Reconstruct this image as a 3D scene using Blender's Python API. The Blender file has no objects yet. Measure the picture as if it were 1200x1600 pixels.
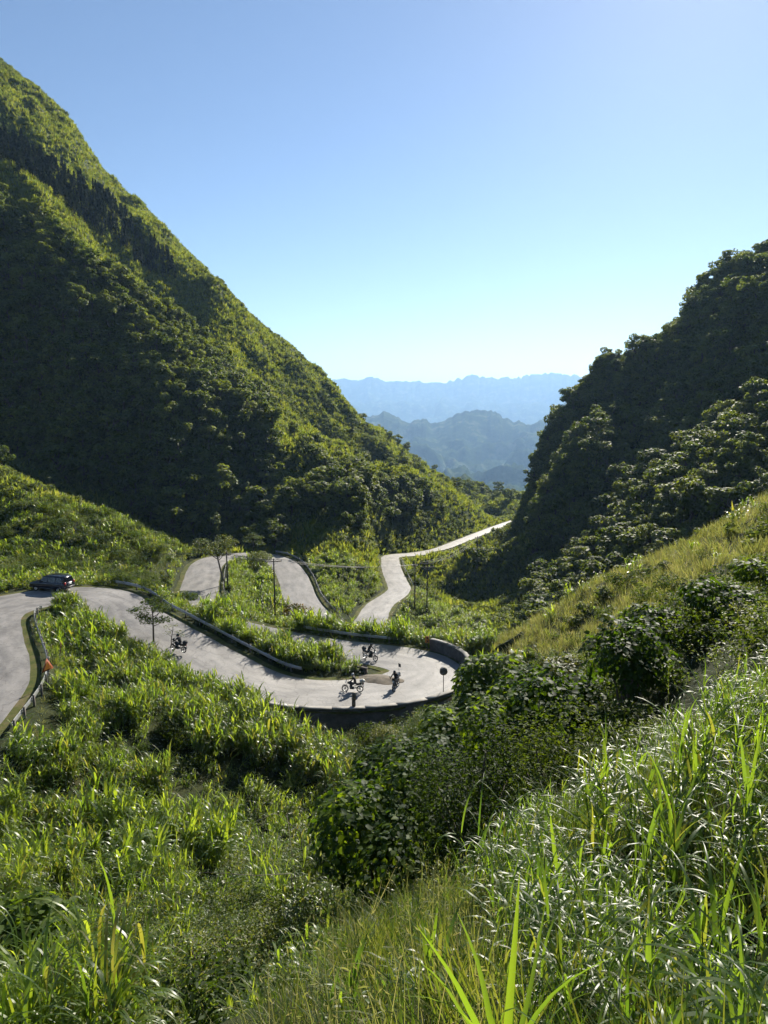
import bpy, bmesh, math, random
import numpy as np
from mathutils import Vector, Matrix

random.seed(7)
RNG = np.random.default_rng(7)
SC = bpy.context.scene
COL = SC.collection

# ------------------------------------------------------------------ camera
PITCH = math.radians(9.05)
FPX = 1067.0                      # focal length in photograph pixels (1200 x 1600)
cam_d = bpy.data.cameras.new('camera')
cam = bpy.data.objects.new('camera', cam_d)
COL.objects.link(cam)
cam.location = (0, 0, 0)
cam.rotation_euler = (math.radians(90) - PITCH, 0, 0)
cam_d.sensor_fit = 'VERTICAL'
cam_d.sensor_height = 36.0
cam_d.lens = 36.0 * FPX / 1600.0
cam_d.clip_start = 0.05
cam_d.clip_end = 40000
SC.camera = cam

# ------------------------------------------------------------------ sky, sun, exposure
SUN_EL, SUN_AZ = math.radians(33.0), math.radians(24.0)     # azimuth from +Y towards +X
world = bpy.data.worlds.new('World')
SC.world = world
world.use_nodes = True
wn = world.node_tree
wn.nodes.clear()
sky = wn.nodes.new('ShaderNodeTexSky')
sky.sky_type = 'NISHITA'
sky.sun_disc = False
sky.sun_elevation = SUN_EL
sky.sun_rotation = SUN_AZ
sky.altitude = 1200
sky.air_density = 1.0
sky.dust_density = 0.32
sky.ozone_density = 2.2
bg = wn.nodes.new('ShaderNodeBackground')
bg.inputs['Strength'].default_value = 0.060
wo = wn.nodes.new('ShaderNodeOutputWorld')
wn.links.new(sky.outputs[0], bg.inputs['Color'])
wn.links.new(bg.outputs[0], wo.inputs['Surface'])

sun_d = bpy.data.lights.new('sun', 'SUN')
sun_d.energy = 5.0
sun_d.angle = math.radians(0.55)
sun_d.color = (1.0, 0.93, 0.80)
sun = bpy.data.objects.new('sun', sun_d)
COL.objects.link(sun)
sdir = Vector((math.sin(SUN_AZ) * math.cos(SUN_EL), math.cos(SUN_AZ) * math.cos(SUN_EL), math.sin(SUN_EL)))
sun.rotation_euler = sdir.to_track_quat('Z', 'Y').to_euler()
sun.location = sdir * 300

vs = SC.view_settings
vs.view_transform = 'Standard'
vs.look = 'None'
vs.exposure = 1.12
vs.gamma = 1.0
vs.use_curve_mapping = False
cy = SC.cycles
cy.max_bounces = 5
cy.diffuse_bounces = 3
cy.glossy_bounces = 2
cy.transmission_bounces = 3
cy.volume_bounces = 1
cy.transparent_max_bounces = 4
cy.sample_clamp_indirect = 4.0
cy.use_denoising = True
cy.use_adaptive_sampling = True
cy.adaptive_threshold = 0.03

# ------------------------------------------------------------------ survey helpers
CP, SP = math.cos(PITCH), math.sin(PITCH)
def P(u, v, d):
    """a surveyed sight (picture position and distance along the axis) -> world point"""
    a = (u - 600) / FPX; b = (800 - v) / FPX
    return (a * d, d * (CP + b * SP), d * (-SP + b * CP))
def Q(u, v, z):
    b = (800 - v) / FPX
    return P(u, v, z / (-SP + b * CP))
def project(x, y, z):
    dep = y * CP - z * SP
    up = y * SP + z * CP
    dep = np.where(np.abs(dep) < 1e-6, 1e-6, dep)
    return 600 + FPX * x / dep, 800 - FPX * up / dep, dep

def _hash(ix, iy, s):
    h = (ix * 374761393 + iy * 668265263 + s * 1442695041) & 0xFFFFFFFF
    h = ((h ^ (h >> 13)) * 1274126177) & 0xFFFFFFFF
    return ((h ^ (h >> 16)) & 0xFFFF) / 65535.0
def vnoise(x, y, s=0):
    x = np.asarray(x, float); y = np.asarray(y, float)
    ix = np.floor(x).astype(np.int64); iy = np.floor(y).astype(np.int64)
    fx = x - ix; fy = y - iy
    fx = fx * fx * fx * (fx * (fx * 6 - 15) + 10); fy = fy * fy * fy * (fy * (fy * 6 - 15) + 10)
    a = _hash(ix, iy, s); b = _hash(ix + 1, iy, s); c = _hash(ix, iy + 1, s); d = _hash(ix + 1, iy + 1, s)
    return (a + (b - a) * fx + (c - a) * fy + (a - b - c + d) * fx * fy) * 2 - 1
def fbm(x, y, s=0, o=4, g=0.5):
    t = 0; amp = 1; f = 1
    for k in range(o):
        t = t + amp * vnoise(x * f + 17.3 * k, y * f - 9.1 * k, s + k); amp *= g; f *= 2.03
    return t
def sstep(a, b, x):
    t = np.clip((x - a) / (b - a), 0, 1); return t * t * (3 - 2 * t)
def in_poly(u, v, poly):
    u = np.asarray(u); v = np.asarray(v)
    ins = np.zeros(u.shape, bool); n = len(poly); j = n - 1
    for i in range(n):
        xi, yi = poly[i]; xj, yj = poly[j]
        c = ((yi > v) != (yj > v)) & (u < (xj - xi) * (v - yi) / (yj - yi + 1e-12) + xi)
        ins ^= c; j = i
    return ins

def tag(o, label=None, cat=None, group=None, kind=None):
    if label: o['label'] = label
    if cat: o['category'] = cat
    if group: o['group'] = group
    if kind: o['kind'] = kind
    return o
def mesh_np(name, verts, faces, mat=None, smooth=False, mats=None, midx=None):
    """faces: (n,3) or (n,4) int array"""
    me = bpy.data.meshes.new(name)
    verts = np.asarray(verts, np.float32); faces = np.asarray(faces, np.int32)
    me.vertices.add(len(verts)); me.vertices.foreach_set('co', verts.ravel())
    k = faces.shape[1]
    me.loops.add(faces.size); me.loops.foreach_set('vertex_index', faces.ravel())
    me.polygons.add(len(faces))
    me.polygons.foreach_set('loop_start', np.arange(0, faces.size, k, dtype=np.int32))
    if smooth: me.polygons.foreach_set('use_smooth', np.ones(len(faces), bool))
    if mats:
        for m in mats: me.materials.append(m)
        if midx is not None: me.polygons.foreach_set('material_index', np.asarray(midx, np.int32))
    elif mat: me.materials.append(mat)
    me.update(calc_edges=True)
    return me
def link(name, me, parent=None, loc=None, rot=None, scale=None):
    o = bpy.data.objects.new(name, me); COL.objects.link(o)
    if parent is not None: o.parent = parent
    if loc is not None: o.location = loc
    if rot is not None: o.rotation_euler = rot
    if scale is not None: o.scale = scale
    return o
def empty(name, loc=(0, 0, 0), rot=(0, 0, 0)):
    o = bpy.data.objects.new(name, None); COL.objects.link(o)
    o.empty_display_size = 0.2; o.location = loc; o.rotation_euler = rot
    return o

# ------------------------------------------------------------------ materials
def new_mat(name):
    m = bpy.data.materials.new(name); m.use_nodes = True
    nt = m.node_tree; nt.nodes.clear()
    out = nt.nodes.new('ShaderNodeOutputMaterial')
    return m, nt, out
def nd(nt, typ, **kw):
    n = nt.nodes.new(typ)
    for k, v in kw.items():
        if k in n.inputs: n.inputs[k].default_value = v
        else: setattr(n, k, v)
    return n
def ramp(nt, stops, fac):
    r = nt.nodes.new('ShaderNodeValToRGB')
    el = r.color_ramp.elements
    while len(el) < len(stops): el.new(0.5)
    for e, (p, c) in zip(el, stops):
        e.position = p; e.color = (*c, 1)
    nt.links.new(fac, r.inputs[0])
    return r.outputs[0]
def noise_tex(nt, scale, detail=4, rough=0.55, vec=None, dist=0.0):
    n = nd(nt, 'ShaderNodeTexNoise', Scale=scale, Detail=detail, Roughness=rough, Distortion=dist)
    if vec is not None: nt.links.new(vec, n.inputs['Vector'])
    return n.outputs['Fac']
def plain(name, col, rough=0.5, metal=0.0, spec=0.5, var=0.12, scale=8.0, bump=0.0, coat=0.0):
    m, nt, out = new_mat(name)
    p = nd(nt, 'ShaderNodeBsdfPrincipled', Roughness=rough, Metallic=metal)
    p.inputs['Specular IOR Level'].default_value = spec
    p.inputs['Coat Weight'].default_value = coat
    tc = nd(nt, 'ShaderNodeTexCoord')
    f = noise_tex(nt, scale, 5, 0.6, tc.outputs['Object'])
    lo = tuple(c * (1 - var) for c in col); hi = tuple(min(1, c * (1 + var)) for c in col)
    nt.links.new(ramp(nt, [(0.3, lo), (0.7, hi)], f), p.inputs['Base Color'])
    if bump:
        b = nd(nt, 'ShaderNodeBump', Strength=bump, Distance=0.02)
        nt.links.new(f, b.inputs['Height']); nt.links.new(b.outputs[0], p.inputs['Normal'])
    nt.links.new(p.outputs[0], out.inputs['Surface'])
    return m
def leaf_mat(name, cols, trans, tw=0.45, rough=0.45, spec=0.5, sat=1.0):
    """cols: list of base colours picked per plant; trans: multiplier for light passing through"""
    m, nt, out = new_mat(name)
    oi = nd(nt, 'ShaderNodeObjectInfo')
    geo = nd(nt, 'ShaderNodeNewGeometry')
    add = nd(nt, 'ShaderNodeMath', operation='MULTIPLY_ADD')
    nt.links.new(geo.outputs['Random Per Island'], add.inputs[0]); add.inputs[1].default_value = 0.45
    nt.links.new(oi.outputs['Random'], add.inputs[2])
    fr = nd(nt, 'ShaderNodeMath', operation='FRACT'); nt.links.new(add.outputs[0], fr.inputs[0])
    n = len(cols)
    c = ramp(nt, [((i + 0.5) / n, cc) for i, cc in enumerate(cols)], fr.outputs[0])
    p = nd(nt, 'ShaderNodeBsdfPrincipled', Roughness=rough)
    p.inputs['Specular IOR Level'].default_value = spec
    nt.links.new(c, p.inputs['Base Color'])
    t = nd(nt, 'ShaderNodeBsdfTranslucent')
    mx = nd(nt, 'ShaderNodeMix', data_type='RGBA', blend_type='MULTIPLY')
    mx.inputs[0].default_value = 1.0
    nt.links.new(c, mx.inputs[6]); mx.inputs[7].default_value = (*trans, 1)
    nt.links.new(mx.outputs[2], t.inputs['Color'])
    ms = nd(nt, 'ShaderNodeMixShader'); ms.inputs[0].default_value = tw
    nt.links.new(p.outputs[0], ms.inputs[1]); nt.links.new(t.outputs[0], ms.inputs[2])
    nt.links.new(ms.outputs[0], out.inputs['Surface'])
    return m
# ------------------------------------------------------------------ the road line (surveyed edge points)
# (u, v, z, side, width): side +1 = the point lies on the right edge of the road in travel direction, -1 left edge, 0 centre
ROAD = [
 (-120, 1310, -19.6, 1, 6.5), (-50, 1195, -20.1, 1, 6.5), (0, 1128, -20.3, 1, 6.5), (36, 1088, -20.4, 1, 6.6), (50, 1048, -20.5, 1, 6.8), (38, 1000, -20.6, 1, 7.2),
 (10, 955, -20.75, 0.55, 8.4), (70, 932, -20.9, 0, 7.6), (140, 929, -21.1, 0, 6.8), (190, 938, -21.5, 0, 6.2), (215, 933, -21.8, -1, 6.0), (275, 967, -22.6, -1, 6.0),
 (330, 997, -23.5, -1, 6.0), (385, 1027, -24.5, -1, 6.0), (462, 1060, -25.6, -1, 6.0), (540, 1106, -26.3, 1, 6.2), (640, 1098, -26.5, 1, 6.8), (705, 1082, -26.5, 1, 7.4),
 (737, 1052, -26.6, 1, 7.6), (708, 1026, -26.6, 1, 7.4), (650, 1012, -26.7, 1, 6.6), (575, 1005, -26.9, 1, 6.0), (485, 992, -27.3, 1, 5.8), (425, 980, -27.6, 1, 5.8),
 (375, 968, -27.9, 1, 5.8), (345, 940, -28.2, 1, 5.8), (342, 908, -28.6, 1, 5.8), (306, 877, -29.0, -1, 5.8), (337, 868, -29.4, -1, 5.8), (378, 863, -29.9, -1, 5.8),
 (422, 864, -30.4, -1, 5.8), (456, 873, -30.9, -1, 5.6), (482, 902, -31.8, -1, 5.6), (496, 936, -32.7, -1, 5.6), (500, 970, -33.6, 0, 5.4), (522, 988, -34.1, 0, 5.2), (552, 990, -34.6, 0, 5.2), (578, 972, -35.0, 0, 5.2),
 (570, 946, -35.5, -1, 4.8), (606, 922, -36.2, -1, 4.5), (602, 906, -36.8, -1, 4.5), (596, 888, -37.4, -1, 4.5), (596, 877, -38.0, -1, 4.5), (612, 869, -39.0, 0, 4.5),
 (645, 866, -40.6, 0, 4.5), (682, 860, -42.6, 0, 4.5), (715, 848, -44.2, 0, 4.5), (745, 836, -46.0, 0, 4.5), (790, 819, -49.0, 0, 4.5), (830, 807, -51.2, 0, 4.5), (870, 800, -53.5, 0, 4.5), (930, 796, -56, 0, 4.5)]
def catmull(pts, step):
    pts = np.asarray(pts, float); out = []
    n = len(pts)
    for i in range(n - 1):
        p0 = pts[max(i - 1, 0)]; p1 = pts[i]; p2 = pts[i + 1]; p3 = pts[min(i + 2, n - 1)]
        L = np.linalg.norm((p2 - p1)[:3]); k = max(2, int(math.ceil(L / step)))
        t0 = 0; a = 0.5
        def kn(pa, pb): return max(1e-4, np.linalg.norm((pb - pa)[:2]) ** a)
        t1 = t0 + kn(p0, p1); t2 = t1 + kn(p1, p2); t3 = t2 + kn(p2, p3)
        for s in range(k):
            t = t1 + (t2 - t1) * s / k
            A1 = (t1 - t) / (t1 - t0) * p0 + (t - t0) / (t1 - t0) * p1
            A2 = (t2 - t) / (t2 - t1) * p1 + (t - t1) / (t2 - t1) * p2
            A3 = (t3 - t) / (t3 - t2) * p2 + (t - t2) / (t3 - t2) * p3
            B1 = (t2 - t) / (t2 - t0) * A1 + (t - t0) / (t2 - t0) * A2
            B2 = (t3 - t) / (t3 - t1) * A2 + (t - t1) / (t3 - t1) * A3
            out.append((t2 - t) / (t2 - t1) * B1 + (t - t1) / (t2 - t1) * B2)
    out.append(pts[-1])
    return np.array(out)
def resample(pl, step):
    pl = np.asarray(pl, float)
    s = np.concatenate([[0], np.cumsum(np.linalg.norm(np.diff(pl[:, :3], axis=0), axis=1))])
    n = max(2, int(round(s[-1] / step)) + 1); t = np.linspace(0, s[-1], n)
    return np.stack([np.interp(t, s, pl[:, k]) for k in range(pl.shape[1])], 1)
ref = np.array([Q(u, v, z) for u, v, z, s, w in ROAD])
cen = []
for i, (u, v, z, s, w) in enumerate(ROAD):
    # tangent from neighbours
    a = ref[max(i - 1, 0)]; b = ref[min(i + 1, len(ref) - 1)]
    t = (b - a)[:2]; t = t / np.linalg.norm(t)
    nr = np.array([t[1], -t[0]])                 # to the right of travel
    c = ref[i][:2] - nr * s * w / 2
    cen.append((c[0], c[1], z, w))
road_c = catmull(cen, 0.5)
for _ in range(6):                               # even out the line
    road_c[1:-1] = 0.25 * road_c[:-2] + 0.5 * road_c[1:-1] + 0.25 * road_c[2:]
road_c = resample(road_c, 0.8)
for _ in range(12):
    road_c[1:-1] = 0.25 * road_c[:-2] + 0.5 * road_c[1:-1] + 0.25 * road_c[2:]
tt = np.gradient(road_c[:, :2], axis=0); tt /= np.linalg.norm(tt, axis=1)[:, None]
road_n = np.stack([tt[:, 1], -tt[:, 0]], 1)

# ------------------------------------------------------------------ terrain: surveyed spot heights, interpolated
SPOT = [P(*q) for q in [
 # near bank on the right
 (780, 1700, 3.6), (800, 1600, 4.6), (600, 1600, 6.0), (460, 1620, 6.5), (600, 1510, 7.2), (700, 1445, 8.6), (850, 1345, 9.6), (1000, 1260, 9.2), (1000, 1430, 7.2),
 (1200, 1420, 6.4), (1200, 1250, 8.6), (1200, 1120, 12), (1400, 1300, 6.5), (1400, 1050, 10), (1000, 1750, 3.6), (1300, 1700, 3.8), (500, 1900, 3.0), (200, 2100, 3.4),
 # bowl
 (0, 1640, 15), (300, 1640, 14), (0, 1480, 23), (300, 1490, 23), (500, 1440, 25), (0, 1330, 34), (300, 1330, 35), (500, 1330, 38), (0, 1200, 42), (250, 1200, 45),
 (450, 1195, 50), (550, 1180, 54), (-150, 1650, 13), (-200, 1400, 26), (-150, 1250, 36), (30, 1165, 43),
 (100, 1070, 56), (150, 1015, 66), (110, 955, 72), (230, 1030, 65), (300, 1100, 55), (400, 1135, 53), (520, 1150, 57), (600, 1150, 56),
 (650, 1150, 51), (700, 1180, 45), (800, 1180, 35), (700, 1330, 26), (600, 1430, 22), (850, 1280, 21), (760, 1420, 17),
 # right bank and pale slope
 (900, 1130, 30), (1000, 1080, 24), (1200, 1020, 19), (1100, 950, 30), (1200, 920, 32), (800, 1070, 52), (765, 1010, 77), (850, 965, 70), (950, 905, 64),
 (1050, 857, 60), (1200, 785, 58), (1400, 700, 55), (1400, 900, 30), (1110, 900, 42),
 # right mountain
 (818, 908, 205), (830, 850, 208), (838, 790, 211), (846, 690, 222), (884, 640, 222), (935, 590, 218), (1010, 548, 212), (1100, 462, 208), (1200, 390, 205), (1400, 180, 200),
 (1000, 700, 168), (1150, 600, 155), (1000, 610, 192), (900, 720, 188), (900, 810, 165), (900, 880, 142), (1100, 760, 125), (1200, 700, 118), (1200, 560, 150), (1400, 600, 115), (1400, 400, 160),
 (840, 880, 165), (800, 930, 150), (1050, 820, 118),
 # left bank above the car
 (100, 880, 98), (50, 850, 104), (0, 770, 118), (0, 735, 128), (150, 805, 118), (240, 850, 112), (275, 872, 110), (-150, 800, 110), (-150, 700, 130), (-150, 900, 92),
 # left mountain: steep wooded face, gentler grass above it
 (-150, 690, 160), (0, 705, 163), (150, 770, 163), (250, 830, 160), (330, 855, 158), (400, 850, 160), (0, 600, 170), (0, 450, 184), (0, 340, 198), (0, 250, 238), (0, 105, 282), (100, 200, 285), (-200, -80, 280), (-200, 300, 195), (-200, 550, 170),
 (130, 650, 174), (130, 430, 200), (200, 600, 182), (230, 490, 205), (200, 400, 245), (200, 312, 286), (300, 560, 205), (300, 490, 240), (300, 410, 298), (300, 700, 174), (400, 490, 312), (400, 560, 262), (390, 630, 214), (400, 700, 190), (400, 780, 180), (500, 597, 342), (500, 690, 262), 
 (452, 852, 148), (450, 800, 158), (480, 860, 143), (500, 880, 133), (500, 830, 150), (500, 760, 172), (515, 925, 121), (530, 880, 131), (540, 830, 145), (530, 780, 160), (560, 915, 128), (562, 860, 142), (574, 800, 160), (586, 895, 143), (590, 850, 158), (570, 755, 182), (540, 720, 210), (618, 800, 200), (612, 842, 188), (640, 805, 203), (615, 760, 214), (660, 765, 218), (700, 805, 222), (690, 838, 212), (720, 785, 250), (650, 735, 300), (600, 690, 362), (700, 752, 392), (780, 800, 335), (800, 782, 420), (850, 795, 430),
 # gully under the far road
 (760, 885, 225), (745, 965, 140), (690, 930, 150), (720, 890, 190), (780, 870, 240), (830, 835, 275), (680, 960, 125)]]
SPOT += [(18, 100, -37.5), (34, 96, -31), (52, 92, -23), (75, 88, -10), (8, 112, -40), (-40, 132, -29), (-70, 138, -21), (-100, 140, -14),
         # falling ground behind the crests
         (-200, 420, 90), (-130, 420, 40), (-70, 430, 0), (-20, 460, -40), (60, 480, -80), (120, 470, -80), (0, 520, -110), (150, 300, -40), (110, 300, -60), (75, 300, -68), (200, 290, 20), (260, 260, 70),
         (-320, 420, 170), (-330, 250, 170), (-250, 120, 70), (-160, 60, 5), (-100, 30, -8), (-60, 5, -6), (60, 5, 8), (120, 60, 20), (220, 140, 60), (330, 300, 60), (-200, 520, 40), (150, 520, -130), (350, 520, -60), (-350, 520, 80)]
for i in range(0, len(cen), 1):
    SPOT.append(cen[i][:3])
SPOT = np.array(SPOT)
def warp(x, y):
    r = np.hypot(x, y); return np.stack([np.arctan2(x, y) * 1.0, np.log(r)], -1), r
W, R_ = warp(SPOT[:, 0], SPOT[:, 1])
T_ = SPOT[:, 2] / R_
def tps(d2):
    return 0.5 * d2 * np.log(d2 + 1e-12)
N_ = len(W)
K = tps(((W[:, None] - W[None]) ** 2).sum(-1)) + np.eye(N_) * 5e-5
A = np.zeros((N_ + 3, N_ + 3)); A[:N_, :N_] = K; A[:N_, N_] = 1; A[:N_, N_ + 1:] = W; A[N_, :N_] = 1; A[N_ + 1:, :N_] = W.T
sol = np.linalg.solve(A, np.concatenate([T_, np.zeros(3)]))
def tps_eval(x, y):
    w, r = warp(x, y); sh = r.shape; w = w.reshape(-1, 2); out = np.empty(len(w))
    for i in range(0, len(w), 20000):
        c = w[i:i + 20000]
        out[i:i + 20000] = tps(((c[:, None] - W[None]) ** 2).sum(-1)) @ sol[:N_] + sol[N_] + c @ sol[N_ + 1:]
    return out.reshape(sh) * r

NT, NR = 460, 860
TH = np.linspace(math.radians(-52), math.radians(52), NT)
LR = np.linspace(math.log(1.2), math.log(520), NR)
TT, RR = np.meshgrid(TH, np.exp(LR))
GX, GY = RR * np.sin(TT), RR * np.cos(TT)
# interpolate on a coarse lattice first, then refine (smooth field)
cs = 4
ti = np.linspace(0, NT - 1, NT // cs + 1); ri = np.linspace(0, NR - 1, NR // cs + 1)
cth = np.interp(ti, np.arange(NT), TH); clr = np.interp(ri, np.arange(NR), LR)
cT, cR = np.meshgrid(cth, np.exp(clr))
cz = tps_eval(cR * np.sin(cT), cR * np.cos(cT)) / cR
def bil(grid, fi, fj):
    i0 = np.clip(np.floor(fi).astype(int), 0, grid.shape[0] - 2); j0 = np.clip(np.floor(fj).astype(int), 0, grid.shape[1] - 2)
    a = fi - i0; b = fj - j0
    return (grid[i0, j0] * (1 - a) * (1 - b) + grid[i0 + 1, j0] * a * (1 - b) + grid[i0, j0 + 1] * (1 - a) * b + grid[i0 + 1, j0 + 1] * a * b)
FI, FJ = np.meshgrid(np.arange(NR) / (NR - 1) * (len(ri) - 1), np.arange(NT) / (NT - 1) * (len(ti) - 1), indexing='ij')
GZ = bil(cz, FI, FJ) * RR
# distance to the road
def road_dist(x, y, cap=14.0):
    """nearest road sample: distance, index (coarse cells)"""
    sh = x.shape; x = x.ravel(); y = y.ravel()
    D = np.full(x.shape, 1e9); I = np.zeros(x.shape, int)
    rc = road_c[:, :2]
    near = np.zeros(x.shape, bool)
    cell = {}
    kx = np.floor(rc[:, 0] / cap).astype(int); ky = np.floor(rc[:, 1] / cap).astype(int)
    for i, k in enumerate(zip(kx, ky)): cell.setdefault(k, []).append(i)
    px = np.floor(x / cap).astype(int); py = np.floor(y / cap).astype(int)
    keys = px * 100003 + py
    order = np.argsort(keys, kind='stable'); ks = keys[order]
    cuts = np.flatnonzero(np.diff(ks)) + 1
    for grp in np.split(order, cuts):
        cx, cyy = px[grp[0]], py[grp[0]]
        cand = []
        for dx in (-1, 0, 1):
            for dy in (-1, 0, 1): cand += cell.get((cx + dx, cyy + dy), [])
        if not cand: continue
        cand = np.array(cand)
        for s in range(0, len(grp), 20000):
            g = grp[s:s + 20000]
            d2 = (x[g][:, None] - rc[cand, 0]) ** 2 + (y[g][:, None] - rc[cand, 1]) ** 2
            m = d2.argmin(1); D[g] = np.sqrt(d2[np.arange(len(g)), m]); I[g] = cand[m]
    return D.reshape(sh), I.reshape(sh)
RD, RI = road_dist(GX, GY)
# relief: spurs and lumps on the mountains, hummocks near by
uu, vv, dd = project(GX, GY, GZ)
mountain = sstep(135, 190, RR) 
keep = sstep(5, 16, RD)
lump = 6.5 * fbm(GX / 36, GY / 36, 3, 4) + 3.0 * fbm(GX / 12, GY / 12, 9, 3)
gul = -np.abs(fbm(GX / 55 + 0.35 * GY / 55, GY / 120, 21, 3)) * 15 + 5
GZ = GZ + keep * mountain * (lump + gul) * 0.8
GZ = GZ + keep * (1 - mountain) * sstep(8, 40, RR) * (0.7 * fbm(GX / 9, GY / 9, 5, 4)) + 0.12 * sstep(1, 6, RD) * fbm(GX / 2.1, GY / 2.1, 8, 3)
# bed the road
hw = road_c[RI, 3] / 2
rz = road_c[RI, 2]
far_k = sstep(100, 300, RR)
w_in = hw + 0.9 + far_k * 1.2
_pu, _pv, _ = project(road_c[:, 0], road_c[:, 1], road_c[:, 2])
def _ri(u, v): return int(np.argmin((_pu - u) ** 2 + (_pv - v) ** 2))
lat = (GX - road_c[RI, 0]) * road_n[RI, 0] + (GY - road_c[RI, 1]) * road_n[RI, 1]
walled = (RI >= _ri(425, 1085)) & (RI <= _ri(690, 1062)) & (lat > 0)
w_in = np.where(walled, hw + 0.35, w_in)
wgt = 1 - sstep(0, 1, np.clip((RD - w_in) / (2.6 + far_k * 2), 0, 1))
GZ = np.where(RD < 14, GZ * (1 - wgt) + (rz - 0.10 - 0.25 * far_k) * wgt, GZ)
drop = walled & (RD > hw + 0.55) & (RD < 9)
GZ = np.where(drop, np.minimum(GZ, rz - 1.6 + 0.2 * np.maximum(0, RD - hw - 3.0)), GZ)
def ground(x, y):
    x = np.asarray(x, float); y = np.asarray(y, float)
    r = np.hypot(x, y); t = np.arctan2(x, y)
    fi = np.clip((np.log(np.maximum(r, 1.2)) - LR[0]) / (LR[-1] - LR[0]) * (NR - 1), 0, NR - 1.001)
    fj = np.clip((t - TH[0]) / (TH[-1] - TH[0]) * (NT - 1), 0, NT - 1.001)
    return bil(GZ, fi, fj)
def gz(x, y): return float(ground(np.array([x]), np.array([y]))[0])

def soil_mat(name, greens, soil, sc, dry=0.5):
    m, nt, out = new_mat(name)
    geo = nd(nt, 'ShaderNodeNewGeometry')
    p = nd(nt, 'ShaderNodeBsdfPrincipled', Roughness=0.95)
    p.inputs['Specular IOR Level'].default_value = 0.15
    f1 = noise_tex(nt, sc, 6, 0.65, geo.outputs['Position'])
    f2 = noise_tex(nt, sc * 9, 5, 0.7, geo.outputs['Position'])
    c1 = ramp(nt, [(0.30, greens[0]), (0.48, greens[1]), (0.62, greens[2]), (0.75, soil)], f1)
    mx = nd(nt, 'ShaderNodeMix', data_type='RGBA', blend_type='MULTIPLY'); mx.inputs[0].default_value = 0.7
    nt.links.new(c1, mx.inputs[6])
    nt.links.new(ramp(nt, [(0.25, (0.35, 0.35, 0.35)), (0.7, (1.25, 1.25, 1.15))], f2), mx.inputs[7])
    nt.links.new(mx.outputs[2], p.inputs['Base Color'])
    b = nd(nt, 'ShaderNodeBump', Strength=0.8, Distance=0.6 if sc < 0.1 else 0.12)
    nt.links.new(f2, b.inputs['Height']); nt.links.new(b.outputs[0], p.inputs['Normal'])
    nt.links.new(p.outputs[0], out.inputs['Surface'])
    return m
M_soil_near = soil_mat('bank_soil', [(0.016, 0.022, 0.007), (0.026, 0.034, 0.010), (0.04, 0.045, 0.015)], (0.075, 0.055, 0.03), 0.5)  # ground colours darkened to carry the leaf shade between grass clumps
M_soil_left = soil_mat('left_slope_turf', [(0.028, 0.042, 0.010), (0.05, 0.068, 0.015), (0.075, 0.09, 0.02)], (0.085, 0.08, 0.035), 0.05)
M_soil_right = soil_mat('right_slope_turf', [(0.016, 0.022, 0.008), (0.026, 0.034, 0.010), (0.04, 0.048, 0.014)], (0.06, 0.055, 0.035), 0.06)

idx = np.arange(NR * NT).reshape(NR, NT)
quads = np.stack([idx[:-1, :-1], idx[:-1, 1:], idx[1:, 1:], idx[1:, :-1]], -1).reshape(-1, 4)
GV = np.stack([GX, GY, GZ], -1).reshape(-1, 3)
qc = GV[quads[:, 0]]
qr = np.hypot(qc[:, 0], qc[:, 1])
right_m = (qr > 96) & (qc[:, 0] > 14 + (qc[:, 1] - 100) * 0.24)
left_m = (qr > 132) & ~right_m
def sub_mesh(name, mask, mat):
    q = quads[mask]; used, inv = np.unique(q, return_inverse=True)
    return mesh_np(name, GV[used], inv.reshape(-1, 4), mat, smooth=True)
tag(link('ground', sub_mesh('ground', ~(right_m | left_m), M_soil_near)), kind='structure')
tag(link('mountain_left', sub_mesh('mountain_left', left_m, M_soil_left)), kind='structure')
tag(link('mountain_right', sub_mesh('mountain_right', right_m, M_soil_right)), kind='structure')

# ------------------------------------------------------------------ road surface
m, nt, out = new_mat('worn_concrete_asphalt')
geo = nd(nt, 'ShaderNodeNewGeometry'); uvn = nd(nt, 'ShaderNodeUVMap'); uvn.uv_map = 'UVMap'
sep = nd(nt, 'ShaderNodeSeparateXYZ'); nt.links.new(uvn.outputs[0], sep.inputs[0])
pr = nd(nt, 'ShaderNodeBsdfPrincipled', Roughness=0.62)
pr.inputs['Specular IOR Level'].default_value = 0.45
big = noise_tex(nt, 0.22, 5, 0.6, geo.outputs['Position'])
fine = noise_tex(nt, 5.0, 6, 0.7, geo.outputs['Position'])
c = ramp(nt, [(0.30, (0.165, 0.158, 0.15)), (0.55, (0.21, 0.20, 0.19)), (0.75, (0.245, 0.235, 0.222))], big)
mx = nd(nt, 'ShaderNodeMix', data_type='RGBA', blend_type='MULTIPLY'); mx.inputs[0].default_value = 0.5
nt.links.new(c, mx.inputs[6]); nt.links.new(ramp(nt, [(0.3, (0.7, 0.7, 0.7)), (0.65, (1.1, 1.1, 1.1))], fine), mx.inputs[7])
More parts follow.
